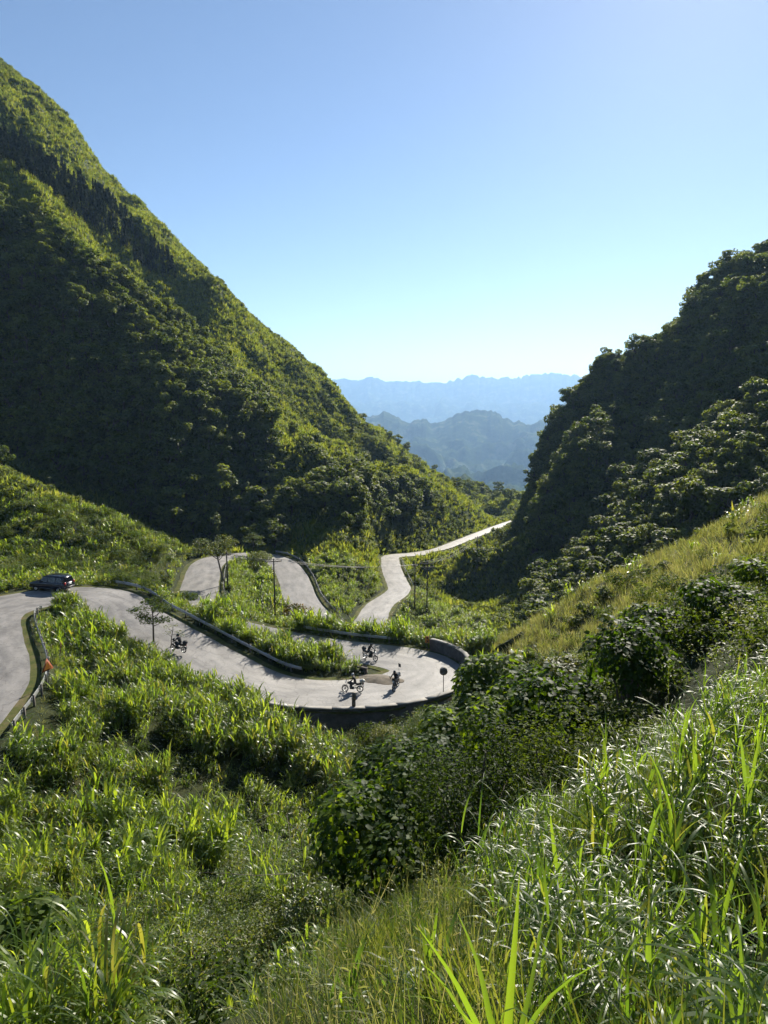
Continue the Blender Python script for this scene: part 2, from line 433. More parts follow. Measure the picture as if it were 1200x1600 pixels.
# lengthwise tyre streaks: noise stretched along the road
cmb = nd(nt, 'ShaderNodeCombineXYZ')
mu = nd(nt, 'ShaderNodeMath', operation='MULTIPLY'); mu.inputs[1].default_value = 0.05; nt.links.new(sep.outputs['Y'], mu.inputs[0])
nt.links.new(sep.outputs['X'], cmb.inputs['X']); nt.links.new(mu.outputs[0], cmb.inputs['Y'])
stk = noise_tex(nt, 5.5, 4, 0.6, cmb.outputs[0])
mx2 = nd(nt, 'ShaderNodeMix', data_type='RGBA', blend_type='MULTIPLY'); mx2.inputs[0].default_value = 0.9
nt.links.new(mx.outputs[2], mx2.inputs[6]); nt.links.new(ramp(nt, [(0.35, (0.62, 0.62, 0.63)), (0.60, (1.12, 1.11, 1.1))], stk), mx2.inputs[7])
pn = noise_tex(nt, 0.55, 2, 0.4, geo.outputs['Position'], 0.6)                 # darker repair patches
mx3 = nd(nt, 'ShaderNodeMix', data_type='RGBA', blend_type='MULTIPLY'); mx3.inputs[0].default_value = 0.35
nt.links.new(mx2.outputs[2], mx3.inputs[6]); nt.links.new(ramp(nt, [(0.60, (1, 1, 1)), (0.64, (0.72, 0.71, 0.70))], pn), mx3.inputs[7])
vo = nd(nt, 'ShaderNodeTexVoronoi', Scale=0.55, feature='DISTANCE_TO_EDGE'); wv = nd(nt, 'ShaderNodeVectorMath', operation='ADD')
nn2 = nd(nt, 'ShaderNodeTexNoise', Scale=1.2, Detail=4.0); nt.links.new(geo.outputs['Position'], nn2.inputs['Vector'])
nt.links.new(geo.outputs['Position'], wv.inputs[0]); nt.links.new(nn2.outputs['Color'], wv.inputs[1]); nt.links.new(wv.outputs[0], vo.inputs['Vector'])
mx4 = nd(nt, 'ShaderNodeMix', data_type='RGBA', blend_type='MULTIPLY'); mx4.inputs[0].default_value = 0.6
nt.links.new(mx3.outputs[2], mx4.inputs[6]); nt.links.new(ramp(nt, [(0.004, (0.45, 0.44, 0.43)), (0.02, (1, 1, 1))], vo.outputs['Distance']), mx4.inputs[7])
nt.links.new(mx4.outputs[2], pr.inputs['Base Color'])
bp = nd(nt, 'ShaderNodeBump', Strength=0.35, Distance=0.02); nt.links.new(fine, bp.inputs['Height']); nt.links.new(bp.outputs[0], pr.inputs['Normal'])
nt.links.new(pr.outputs[0], out.inputs['Surface'])
M_road = m
def ribbon(name, a, b, mat, lo, hi, dz, na=9, thick=0.14, wob=0.0):
    """surface strip from lateral offset lo to hi (functions of half width) along road samples a..b, with a skirt"""
    c = road_c[a:b]; n = road_n[a:b]; k = len(c)
    s = np.arange(k) * 0.8
    L = np.array([lo(w / 2) for w in c[:, 3]]); H = np.array([hi(w / 2) for w in c[:, 3]])
    if wob:
        L = L + wob * fbm(s / 2.0, s * 0 + 3.3, 40, 3); H = H + wob * fbm(s / 2.0, s * 0 + 7.7, 41, 3)
    V = []; UV = []
    prof = [(0, -thick), (0, 0)] + [(j / (na - 1), 0) for j in range(na)] + [(1, 0), (1, -thick)]
    for f, zz in prof:
        off = L + (H - L) * f
        V.append(np.stack([c[:, 0] + n[:, 0] * off, c[:, 1] + n[:, 1] * off, c[:, 2] + dz + zz - (0.05 * (2 * f - 1) ** 2 if na > 5 else 0.0)], 1))
        UV.append(np.stack([off / 6.0, s], 1))
    V = np.stack(V, 1); UV = np.stack(UV, 1); m_ = len(prof)
    ids = np.arange(k * m_).reshape(k, m_)
    f = np.stack([ids[:-1, :-1], ids[:-1, 1:], ids[1:, 1:], ids[1:, :-1]], -1)
    f = np.delete(f, [1, m_ - 3], axis=1).reshape(-1, 4)      # separate edge for the skirt
    me = mesh_np(name, V.reshape(-1, 3), f[:, ::-1], mat, smooth=True)
    uvl = me.uv_layers.new(name='UVMap')
    uvl.data.foreach_set('uv', UV.reshape(-1, 2)[f[:, ::-1].ravel()].astype(np.float32).ravel())
    return me
tag(link('road', ribbon('road', 0, len(road_c), M_road, lambda h: -h, lambda h: h, 0.03, wob=0.07)), kind='structure')

m, nt, out = new_mat('verge_turf_and_dirt')
geo = nd(nt, 'ShaderNodeNewGeometry'); pr = nd(nt, 'ShaderNodeBsdfPrincipled', Roughness=0.95); pr.inputs['Specular IOR Level'].default_value = 0.1
f1 = noise_tex(nt, 0.9, 6, 0.7, geo.outputs['Position'])
nt.links.new(ramp(nt, [(0.38, (0.05, 0.065, 0.016)), (0.52, (0.08, 0.085, 0.025)), (0.64, (0.12, 0.10, 0.05)), (0.76, (0.15, 0.125, 0.085))], f1), pr.inputs['Base Color'])
f2 = noise_tex(nt, 12, 5, 0.7, geo.outputs['Position']); b = nd(nt, 'ShaderNodeBump', Strength=0.9, Distance=0.06); nt.links.new(f2, b.inputs['Height']); nt.links.new(b.outputs[0], pr.inputs['Normal'])
nt.links.new(pr.outputs[0], out.inputs['Surface'])
M_verge = m
tag(link('verge', ribbon('verge', 0, len(road_c), M_verge, lambda h: h - 0.3, lambda h: h + 0.75, -0.035, 4, wob=0.22)), kind='structure')
tag(link('verge', ribbon('verge', 0, len(road_c), M_verge, lambda h: -h - 0.75, lambda h: -h + 0.3, -0.035, 4, wob=0.22)), kind='structure')
# ------------------------------------------------------------------ far valley and mountain ranges
FARL = [(516, 594), (540, 590), (555, 595), (580, 589), (606, 594), (614, 596), (647, 593), (661, 595.5), (683, 594), (691, 598), (705, 593), (735, 586), (753, 589), (775, 591), (782, 588.6), (812, 589), (830, 585), (850, 584), (870, 581), (885, 587.5), (903, 588.6), (933, 585.7), (1000, 580), (1100, 590)]
MIDL = [(560, 652), (586, 648), (599, 644), (614, 648), (628, 660), (643, 661), (661, 656), (676, 662), (698, 656), (720, 646), (749, 641), (771, 641), (793, 656), (804, 657), (815, 656), (823, 663), (852, 655), (867, 639), (900, 617), (940, 590), (1000, 570), (1060, 600)]
LOWL = [(640, 770), (690, 757), (713, 745), (735, 741), (757, 759), (779, 768), (810, 776), (860, 770), (900, 740)]
FT = np.linspace(math.radians(-40), math.radians(45), 900)
FRr = np.exp(np.linspace(math.log(505), math.log(15500), 330))
def sky_tau(line, th):
    u = 600 + FPX * np.tan(th) / CP
    xs = np.array([p[0] for p in line], float); ys = np.array([p[1] for p in line], float)
    v = np.interp(u, xs, ys)
    out = (u < xs[0]) | (u > xs[-1])
    v = v + np.where(out, 7 * fbm(u / 60, u * 0, 66, 4), 0)
    v = v - 4.5 * np.abs(fbm(u / 13, u * 0 + len(line), 67, 3, 0.6)) + 2.2
    b = (800 - v) / FPX
    a = (u - 600) / FPX
    return (-SP + b * CP) / np.sqrt((CP + b * SP) ** 2 + a * a)
tF, tM, tL = sky_tau(FARL, FT), sky_tau(MIDL, FT), sky_tau(LOWL, FT)
knots = [(505, -0.30), (700, -0.24), (930, -0.20), (1350, tL), (1700, -0.175), (2300, -0.135), (3100, -0.105), (4000, -0.062), (4800, tM), (5800, -0.055), (8000, -0.05), (10000, 0.0), (11500, tF), (13000, 0.0), (15500, -0.05)]
kr = np.log([k[0] for k in knots])
kt = np.stack([np.full(len(FT), k[1]) if np.isscalar(k[1]) else k[1] for k in knots])
lr = np.log(FRr)
ki = np.clip(np.searchsorted(kr, lr) - 1, 0, len(kr) - 2)
f = (lr - kr[ki]) / (kr[ki + 1] - kr[ki]); f = np.clip(f, 0, 1); f = f * f * (3 - 2 * f)
FTAU = kt[ki] * (1 - f)[:, None] + kt[ki + 1] * f[:, None]
fT, fR = np.meshgrid(FT, FRr)
fx, fy = fR * np.sin(fT), fR * np.cos(fT)
fz = FTAU * fR
amp = np.interp(FRr, [505, 900, 1350, 2300, 3300, 4300, 4800, 5300, 8000, 11000, 11500], [10, 12, 16, 60, 110, 50, 10, 40, 80, 60, 14])[:, None]
rid = 1 - np.abs(fbm(fx / 520, fy / 520, 71, 5, 0.55)) * 1.6
fz = fz + amp * rid * 0.9 - amp * 0.4 + amp * 0.35 * fbm(fx / 90, fy / 90, 77, 3)
fi_ = np.arange(fx.size).reshape(fx.shape)
fq = np.stack([fi_[:-1, :-1], fi_[:-1, 1:], fi_[1:, 1:], fi_[1:, :-1]], -1)
m, nt, out = new_mat('far_forest')
geo = nd(nt, 'ShaderNodeNewGeometry'); pr = nd(nt, 'ShaderNodeBsdfPrincipled', Roughness=1.0); pr.inputs['Specular IOR Level'].default_value = 0.0
f1 = noise_tex(nt, 0.008, 8, 0.7, geo.outputs['Position'])
nt.links.new(ramp(nt, [(0.35, (0.02, 0.032, 0.012)), (0.52, (0.04, 0.06, 0.02)), (0.66, (0.11, 0.12, 0.06))], f1), pr.inputs['Base Color'])
f2 = noise_tex(nt, 0.05, 5, 0.7, geo.outputs['Position'])
b = nd(nt, 'ShaderNodeBump', Strength=1.0, Distance=8.0); nt.links.new(f2, b.inputs['Height']); nt.links.new(b.outputs[0], pr.inputs['Normal'])
nt.links.new(pr.outputs[0], out.inputs['Surface'])
M_far = m
FV = np.stack([fx, fy, fz], -1)
for nm, a, b_ in (('valley', 0, int(np.searchsorted(FRr, 2600))), ('mountain_middle', int(np.searchsorted(FRr, 2600)), int(np.searchsorted(FRr, 7600))), ('mountain_far', int(np.searchsorted(FRr, 7600)), len(FRr) - 1)):
    q = fq[a:b_].reshape(-1, 4); used, inv = np.unique(q, return_inverse=True)
    tag(link(nm, mesh_np(nm, FV.reshape(-1, 3)[used], inv.reshape(-1, 4), M_far, smooth=True)), kind='structure')

# ------------------------------------------------------------------ the air
zlo = min(fz.min(), GZ.min()) - 1.5; zhi = max(fz.max(), GZ.max()) + 25
hb = np.array([(sx, sy, sz) for sx in (-11500, 11500) for sy in (-250, 15900) for sz in (zlo, zhi)], float)
hf = [(0, 1, 3, 2), (4, 6, 7, 5), (0, 4, 5, 1), (2, 3, 7, 6), (0, 2, 6, 4), (1, 5, 7, 3)]
m, nt, out = new_mat('valley_air')
vp = nd(nt, 'ShaderNodeVolumePrincipled', Density=0.000088, Anisotropy=0.3)
vp.inputs['Color'].default_value = (0.40, 0.64, 1.0, 1)
nt.links.new(vp.outputs[0], out.inputs['Volume'])
tag(link('haze', mesh_np('haze', hb, hf, m)), 'pale blue air that fades the far ridges', 'haze', kind='stuff')
# ------------------------------------------------------------------ plant building blocks
def unit(v): return v / (np.linalg.norm(v, axis=-1, keepdims=True) + 1e-9)
def leaf_quads(C, N, size, rng, aspect=0.55, fold=0.12):
    """one pointed leaf (4 verts, two triangles) at each centre C with normal about N"""
    n = len(C)
    N = unit(N)
    t = unit(np.cross(N, rng.normal(size=(n, 3))))
    s = np.cross(N, t)
    L = (size * (0.65 + 0.7 * rng.random(n)))[:, None]
    Wd = L * aspect * 0.5
    a = C - t * L * 0.5; b = C + s * Wd + N * L * fold; c = C + t * L * 0.5; d = C - s * Wd + N * L * fold
    V = np.stack([a, b, c, d], 1).reshape(-1, 3)
    i = np.arange(n) * 4
    F = np.concatenate([np.stack([i, i + 1, i + 2], 1), np.stack([i, i + 2, i + 3], 1)])
    return V, F
def join(parts):
    V = []; F = []; o = 0
    for v, f in parts:
        V.append(v); F.append(np.asarray(f) + o); o += len(v)
    return np.concatenate(V), np.concatenate(F)
def tube(pts, rad, k=6):
    """tapered tube of triangles along pts"""
    pts = np.asarray(pts, float); n = len(pts); rad = np.broadcast_to(np.asarray(rad, float), (n,))
    t = unit(np.gradient(pts, axis=0))
    ref_ = np.where(np.abs(t[:, 2:3]) > 0.9, np.array([[1.0, 0, 0]]), np.array([[0, 0, 1.0]]))
    s = unit(np.cross(t, ref_)); w = np.cross(s, t)
    an = np.arange(k) * 2 * math.pi / k
    V = pts[:, None] + rad[:, None, None] * (np.cos(an)[None, :, None] * s[:, None] + np.sin(an)[None, :, None] * w[:, None])
    ids = np.arange(n * k).reshape(n, k); nx = np.roll(ids, -1, 1)
    a, b, c, d = ids[:-1], nx[:-1], nx[1:], ids[1:]
    F = np.concatenate([np.stack([a, b, c], -1).reshape(-1, 3), np.stack([a, c, d], -1).reshape(-1, 3)])
    cap = [(ids[-1, 0], ids[-1, j], ids[-1, j + 1]) for j in range(1, k - 1)] + [(ids[0, 0], ids[0, j + 1], ids[0, j]) for j in range(1, k - 1)]
    return V.reshape(-1, 3), np.concatenate([F, np.array(cap)])
def crown_pts(lobes, n, rng, shell=0.55):
    """points in a union of ellipsoid lobes (cx,cy,cz,rx,ry,rz), near their surface; returns points and outward normals"""
    lobes = np.array(lobes, float)
    wt = lobes[:, 3] * lobes[:, 4]; wt = wt / wt.sum()
    k = rng.choice(len(lobes), n, p=wt)
    d = unit(rng.normal(size=(n, 3)))
    r = shell + (1 - shell) * rng.random(n) ** 0.6
    p = lobes[k, :3] + d * r[:, None] * lobes[k, 3:]
    return p, d
def make_broadleaf(seed, h, spread, nleaf, lsize, nl=7, low=0.35, mats=None, droop=0.25, splay=1.0):
    rng = np.random.default_rng(seed)
    lobes = []; br = []
    tp = np.array([[0, 0, -0.4], [0.04 * h * rng.normal(), 0.04 * h * rng.normal(), h * 0.3], [0.06 * h * rng.normal(), 0.06 * h * rng.normal(), h * 0.62]])
    for i in range(nl):
        an = i * 2.4 + rng.random(); rr = spread * (0.15 + 0.5 * rng.random()) * splay
        zc = h * (low + 0.12 + (0.9 - low - 0.12) * rng.random())
        if i == 0: rr *= 0.2; zc = h * 0.86
        rl = spread * (0.26 + 0.2 * rng.random())
        c = np.array([rr * math.cos(an), rr * math.sin(an), zc])
        lobes.append((*c, rl, rl, rl * (0.55 + 0.3 * rng.random())))
        st = tp[1] + (tp[2] - tp[1]) * rng.random()
        br.append(tube(np.stack([st, (st + c) / 2 + np.array([0, 0, 0.06 * h]), c]), np.array([0.022, 0.014, 0.006]) * h, 4))
    p, d = crown_pts(lobes, nleaf, rng)
    N = unit(d * 0.7 + np.array([0, 0, 0.9]) + rng.normal(size=d.shape) * 0.45)
    lv = leaf_quads(p, N, lsize, rng, 0.7)
    tr = join([tube(tp, np.array([0.042, 0.03, 0.016]) * h, 6)] + br)
    return lv, tr
def make_pine(seed, h, nleaf):
    rng = np.random.default_rng(seed)
    P_, N_l = [], []
    z = h * (0.1 + 0.9 * rng.random(nleaf) ** 0.85)
    R = 0.21 * h * (1 - z / h) ** 0.8 * (0.55 + 0.45 * np.cos(z / h * 40 + 2) ** 2) + 0.04 * h * (1 - z / h)
    an = rng.random(nleaf) * 2 * math.pi
    q = np.sqrt(rng.random(nleaf)) * 0.6 + 0.4
    p = np.stack([R * q * np.cos(an), R * q * np.sin(an), z - 0.25 * R * q], 1)
    N = unit(np.stack([np.cos(an) * 0.5, np.sin(an) * 0.5, np.full(nleaf, 0.9)], 1) + rng.normal(size=(nleaf, 3)) * 0.3)
    lv = leaf_quads(p, N, 0.12 * h, rng, 0.4)
    tr = tube([[0, 0, -0.4], [0, 0, h * 0.5], [0, 0, h * 0.97]], np.array([0.02, 0.014, 0.004]) * h, 5)
    return lv, tr
def blade(base, az, length, lean, curl, width, segs, rng, twist=0.0):
    """arching grass blade: vectorised over n blades; returns V (n*(2*segs+1)), tri F"""
    n = len(base)
    V = np.empty((n, 2 * segs + 1, 3))
    pos = base.copy(); ang = lean.copy()             # angle from vertical
    ds = length / segs
    dirh = np.stack([np.cos(az), np.sin(az), np.zeros(n)], 1)
    side = np.stack([-np.sin(az), np.cos(az), np.zeros(n)], 1)
    for i in range(segs):
        f = i / segs
        wv = width * np.minimum(1, 0.55 + 2.2 * f) * (1 - f ** 2.2) * 0.5
        V[:, 2 * i] = pos - side * wv[:, None]; V[:, 2 * i + 1] = pos + side * wv[:, None]
        pos = pos + (dirh * np.sin(ang)[:, None] + np.array([0, 0, 1.0]) * np.cos(ang)[:, None]) * ds[:, None]
        ang = ang + curl * (0.35 + 1.5 * f) / segs * 1.4
    V[:, 2 * segs] = pos
    F = []
    st = 2 * segs + 1
    for i in range(segs - 1):
        F += [(2 * i, 2 * i + 1, 2 * i + 3), (2 * i, 2 * i + 3, 2 * i + 2)]
    F.append((2 * segs - 2, 2 * segs - 1, 2 * segs))
    F = (np.array(F)[None] + (np.arange(n) * st)[:, None, None]).reshape(-1, 3)
    return V.reshape(-1, 3), F
def napier(seed, nst, h, rad, per, wid, segs, hl=0.9):
    """elephant grass: upright canes with long arching leaves"""
    rng = np.random.default_rng(seed)
    base = []; 
    r = rad * np.sqrt(rng.random(nst)); a = rng.random(nst) * 6.28
    hs = h * (0.55 + 0.45 * rng.random(nst))
    sx, sy = r * np.cos(a), r * np.sin(a)
    lx, ly = sx / rad * 0.28 + rng.normal(size=nst) * 0.07, sy / rad * 0.28 + rng.normal(size=nst) * 0.07
    parts = []
    k = np.repeat(np.arange(nst), per); n = len(k)
    f = rng.random(n) ** 0.7 * 0.95
    z = hs[k] * f * 0.72
    b = np.stack([sx[k] + lx[k] * z, sy[k] + ly[k] * z, z], 1)
    az = rng.random(n) * 6.28
    L = hl * 1.12 * h / 2.2 * (0.6 + 0.6 * rng.random(n))
    top = f > 0.8
    lean = np.where(top, 0.08 + 0.25 * rng.random(n), 0.25 + 0.5 * rng.random(n))
    curl = np.where(top, 0.5 + 1.5 * rng.random(n), 1.6 + 1.5 * rng.random(n))
    parts.append(blade(b, az, L, lean, curl, wid * (0.7 + 0.6 * rng.random(n)), segs, rng))
    return join(parts)
def tuft(seed, n, h, rad, wid, segs=3, curl=0.9, lean=0.5):
    rng = np.random.default_rng(seed)
    r = rad * np.sqrt(rng.random(n)); a = rng.random(n) * 6.28
    b = np.stack([r * np.cos(a), r * np.sin(a), np.full(n, -0.03)], 1)
    az = a + rng.normal(size=n) * 0.9
    return blade(b, az, h * (0.5 + 0.6 * rng.random(n)), lean * rng.random(n), curl * (0.3 + rng.random(n)), np.full(n, wid), segs, rng)
def plumes(seed, n, h, rad):
    """thin dry stalks with loose seed heads"""
    rng = np.random.default_rng(seed)
    V, F = tuft(seed, n, h, rad, 0.006, 3, 0.5, 0.35)
    tips = V.reshape(n, 7, 3)[:, 6]
    dirs = unit(tips - V.reshape(n, 7, 3)[:, 4])
    m = 5
    c = np.repeat(tips, m, 0) - np.repeat(dirs, m, 0) * (rng.random(n * m)[:, None] * 0.3) + rng.normal(size=(n * m, 3)) * 0.022
    lv = leaf_quads(c, rng.normal(size=(n * m, 3)), 0.042, rng, 0.2)
    return join([(V, F), lv])
def shrub(seed, r, hh, nleaf, ls, nl=6, asp=0.6, stems=True):
    rng = np.random.default_rng(seed)
    lobes = []; st = []
    for i in range(nl):
        a = i * 2.4 + rng.random(); q = r * 0.6 * math.sqrt(rng.random())
        c = (q * math.cos(a), q * math.sin(a), hh * (0.35 + 0.4 * rng.random()))
        rl = r * (0.38 + 0.25 * rng.random())
        lobes.append((*c, rl, rl, hh * (0.22 + 0.14 * rng.random())))
        st.append(tube(np.array([[0, 0, -0.1], [c[0] * 0.4, c[1] * 0.4, c[2] * 0.6], c]), [0.02 * hh, 0.015 * hh, 0.006 * hh], 4))
    p, d = crown_pts(lobes, nleaf, rng, 0.45)
    N = unit(d * 0.6 + np.array([0, 0, 0.8]) + rng.normal(size=d.shape) * 0.5)
    return leaf_quads(p, N, ls, rng, asp), join(st)
def herb(seed, n, h, rad, ls, per=9):
    """thin stems set with small leaves"""
    rng = np.random.default_rng(seed)
    r = rad * np.sqrt(rng.random(n)); a = rng.random(n) * 6.28
    hs = h * (0.5 + 0.5 * rng.random(n))
    lx, ly = rng.normal(size=n) * 0.2, rng.normal(size=n) * 0.2
    k = np.repeat(np.arange(n), per); f = 0.25 + 0.75 * rng.random(n * per)
    z = hs[k] * f
    c = np.stack([r[k] * np.cos(a[k]) + lx[k] * z, r[k] * np.sin(a[k]) + ly[k] * z, z], 1) + rng.normal(size=(n * per, 3)) * ls * 0.7 * np.array([1, 1, 0.4])
    N = unit(np.array([0, 0, 1.0]) + rng.normal(size=c.shape) * 0.5)
    lv = leaf_quads(c, N, ls, rng, 0.5)
    b = np.stack([r * np.cos(a), r * np.sin(a), np.zeros(n)], 1)
    sv = blade(b, np.arctan2(ly, lx), hs * 1.02, np.hypot(lx, ly), np.zeros(n), np.full(n, 0.012), 2, rng)
    return join([lv, sv])

# foliage materials
M_napier = leaf_mat('napier_leaf', [(0.042, 0.075, 0.013), (0.064, 0.106, 0.017), (0.09, 0.134, 0.021), (0.122, 0.16, 0.03), (0.075, 0.112, 0.028), (0.056, 0.096, 0.018), (0.10, 0.105, 0.035)], (4.2, 3.8, 1.15), 0.52, 0.38, 0.6)
M_napier_near = leaf_mat('napier_leaf_near', [(0.038, 0.075, 0.014), (0.058, 0.102, 0.017), (0.08, 0.126, 0.019), (0.046, 0.082, 0.023), (0.066, 0.11, 0.019), (0.052, 0.092, 0.018), (0.085, 0.095, 0.03)], (4.2, 3.8, 1.1), 0.47, 0.42, 0.5)
M_dry = leaf_mat('dry_grass', [(0.16, 0.175, 0.05), (0.22, 0.21, 0.075), (0.13, 0.16, 0.04), (0.25, 0.225, 0.10)], (1.7, 1.7, 1.1), 0.45, 0.6, 0.3)
M_dark = leaf_mat('dark_shrub_leaf', [(0.016, 0.029, 0.007), (0.024, 0.041, 0.009), (0.036, 0.055, 0.011), (0.05, 0.068, 0.014)], (4.4, 4.2, 0.8), 0.34, 0.6, 0.09)
M_tree = leaf_mat('tree_leaf', [(0.039, 0.058, 0.015), (0.062, 0.085, 0.020), (0.092, 0.117, 0.026), (0.13, 0.148, 0.034), (0.072, 0.09, 0.03)], (2.5, 2.5, 1.0), 0.44, 0.6, 0.2)
M_pine = leaf_mat('pine_needle', [(0.010, 0.020, 0.009), (0.015, 0.027, 0.010), (0.022, 0.034, 0.012)], (1.6, 1.6, 1.0), 0.15, 0.7, 0.1)
M_herb = leaf_mat('herb_leaf', [(0.034, 0.062, 0.014), (0.052, 0.085, 0.018), (0.075, 0.10, 0.022), (0.105, 0.115, 0.03)], (3.2, 3.1, 1.0), 0.44, 0.5, 0.35)
M_turf = leaf_mat('slope_grass', [(0.08, 0.11, 0.026), (0.114, 0.146, 0.033), (0.148, 0.176, 0.042), (0.175, 0.182, 0.055)], (2.6, 2.5, 1.0), 0.48, 0.6, 0.2)
M_bark = plain('bark', (0.075, 0.06, 0.045), 0.9, var=0.4, scale=20)

# ------------------------------------------------------------------ where things grow
UU, VV, DD = project(GX, GY, GZ)
TAU = GZ / RR
hor = np.maximum.accumulate(TAU, axis=0)
VIS = (TAU + 7.0 / RR >= hor) & (UU > -160) & (UU < 1360) & (VV > -120) & (VV < 1900)
AREA = RR ** 2 * (LR[1] - LR[0]) * (TH[1] - TH[0])
onroad = RD < (road_c[RI, 3] / 2 + 0.35)
shoulder = RD < (road_c[RI, 3] / 2 + 1.5)
gzr, gzt = np.gradient(GZ, axis=0) / (RR * (LR[1] - LR[0])), np.gradient(GZ, axis=1) / (RR * (TH[1] - TH[0]))
SLOPE = np.hypot(gzr, gzt)
ISR = (RR > 96) & (GX > 14 + (GY - 100) * 0.24)
ISL = (RR > 132) & ~ISR
def pick(n, weight, rng):
    w = (weight * AREA * VIS).ravel(); s = w.sum()
    if s <= 0: return np.zeros((0, 3))
    c = np.cumsum(w) / s
    k = np.searchsorted(c, rng.random(n)); i, j = np.unravel_index(np.minimum(k, GX.size - 1), GX.shape)
    lr_ = LR[i] + (rng.random(n) - 0.5) * (LR[1] - LR[0]); th_ = TH[j] + (rng.random(n) - 0.5) * (TH[1] - TH[0])
    x, y = np.exp(lr_) * np.sin(th_), np.exp(lr_) * np.cos(th_)
    return np.stack([x, y, ground(x, y)], 1)
def dens(per_m2, weight): return int((weight * AREA * VIS).sum() * per_m2)

def instancer(name, label, cat, pts, protos, smin, smax, tilt=0.15, sink=0.05, weights=None, seed=1, scales=None):
    """one 'stuff' object: points carrying rotation, scale and which plant; geometry nodes put the plants there"""
    rng = np.random.default_rng(seed); n = len(pts)
    col = bpy.data.collections.new(name + '_plants')
    for i, me in enumerate(protos):
        col.objects.link(bpy.data.objects.new('%s_plant_%02d' % (name, i), me))
    me = bpy.data.meshes.new(name); me.vertices.add(n)
    pts = np.array(pts, np.float32); pts[:, 2] -= sink
    me.vertices.foreach_set('co', pts.ravel())
    rot = np.stack([rng.normal(size=n) * tilt, rng.normal(size=n) * tilt, rng.random(n) * 6.283], 1).astype(np.float32)
    a = me.attributes.new('turn', 'FLOAT_VECTOR', 'POINT'); a.data.foreach_set('vector', rot.ravel())
    s = (smin + (smax - smin) * rng.random(n)) if scales is None else scales
    a = me.attributes.new('size', 'FLOAT', 'POINT'); a.data.foreach_set('value', s.astype(np.float32))
    ix = rng.choice(len(protos), n, p=weights).astype(np.int32)
    a = me.attributes.new('which', 'INT', 'POINT'); a.data.foreach_set('value', ix)
    o = link(name, me); tag(o, label, cat, kind='stuff')
    ng = bpy.data.node_groups.new(name + '_scatter', 'GeometryNodeTree')
    ng.interface.new_socket('Geometry', in_out='INPUT', socket_type='NodeSocketGeometry')
    ng.interface.new_socket('Geometry', in_out='OUTPUT', socket_type='NodeSocketGeometry')
    gi = ng.nodes.new('NodeGroupInput'); go = ng.nodes.new('NodeGroupOutput')
    ip = ng.nodes.new('GeometryNodeInstanceOnPoints'); ci = ng.nodes.new('GeometryNodeCollectionInfo')
    ci.inputs['Collection'].default_value = col; ci.inputs['Separate Children'].default_value = True; ci.inputs['Reset Children'].default_value = True
    def attr(nm, typ):
        q = ng.nodes.new('GeometryNodeInputNamedAttribute'); q.data_type = typ; q.inputs['Name'].default_value = nm
        return q.outputs['Attribute']
    ng.links.new(gi.outputs[0], ip.inputs['Points']); ng.links.new(ci.outputs[0], ip.inputs['Instance'])
    ip.inputs['Pick Instance'].default_value = True
    ng.links.new(attr('which', 'INT'), ip.inputs['Instance Index'])
    er = ng.nodes.new('FunctionNodeEulerToRotation'); ng.links.new(attr('turn', 'FLOAT_VECTOR'), er.inputs[0])
    ng.links.new(er.outputs[0], ip.inputs['Rotation']); ng.links.new(attr('size', 'FLOAT'), ip.inputs['Scale'])
    ng.links.new(ip.outputs[0], go.inputs[0])
    md = o.modifiers.new('scatter', 'NODES'); md.node_group = ng
    return o
# ------------------------------------------------------------------ plant meshes
def pm(name, vf, mat): return mesh_np(name, vf[0], vf[1], mat)
NAP = [pm('napier', napier(100 + i, 20, 2.6, 0.55, 10, 0.085, 6), M_napier) for i in range(5)]
NAPM = [pm('napier_mid', napier(150 + i, 17, 2.5, 0.5, 10, 0.042, 7), M_napier) for i in range(4)]
NAPS = [pm('napier_low', napier(120 + i, 14, 1.5, 0.55, 7, 0.06, 4), M_napier) for i in range(3)]
NAPN = [pm('napier_fine', napier(140 + i, 15, 1.9, 0.42, 9, 0.028, 8, 1.0), M_napier_near) for i in range(4)]
TUF = [pm('turf_tuft', tuft(160 + i, 46, 0.9, 0.5, 0.05, 3), M_turf) for i in range(4)]
TUFM = [pm('coarse_tuft', tuft(165 + i, 18, 1.15, 0.6, 0.20, 3, 1.0, 0.6), M_turf) for i in range(4)]
NAPF = [pm('napier_far', napier(130 + i, 9, 2.4, 0.55, 6, 0.15, 4), M_napier) for i in range(4)]
DRYF = [pm('dry_far', tuft(195 + i, 26, 1.0, 0.5, 0.05, 3, 1.0, 0.6), M_dry) for i in range(3)]
FINE = [pm('fine_grass', tuft(170 + i, 60, 0.55, 0.28, 0.010, 4, 1.2, 0.7), M_herb) for i in range(3)]
DRY = [pm('dry_tuft', plumes(180 + i, 40, 0.95, 0.45), M_dry) for i in range(4)]
DRYB = [pm('dry_blades', tuft(190 + i, 60, 0.75, 0.45, 0.014, 4, 1.3, 0.8), M_dry) for i in range(3)]
HERB = [pm('herb', herb(200 + i, 22, 0.95, 0.5, 0.085, 14), M_herb) for i in range(4)]
SHR = [pm('small_shrub', shrub(210 + i, 1.0, 1.5, 190, 0.36)[0], M_tree) for i in range(4)]
SHRN = [pm('leafy_shrub', shrub(220 + i, 0.9, 1.3, 620, 0.11)[0], M_dark) for i in range(4)]
def two(name, vf, mat, wf, wmat):
    V, F = join([vf, wf]); mi = np.concatenate([np.zeros(len(vf[1])), np.ones(len(wf[1]))])
    return mesh_np(name, V, F, mats=[mat, wmat], midx=mi)
BL = [make_broadleaf(300 + i, 6.0, 3.0, 620, 0.60, 6 + i % 4, 0.12 + 0.03 * i, splay=1.25) for i in range(7)]
PN = [make_pine(320 + i, 7.0, 260) for i in range(3)]
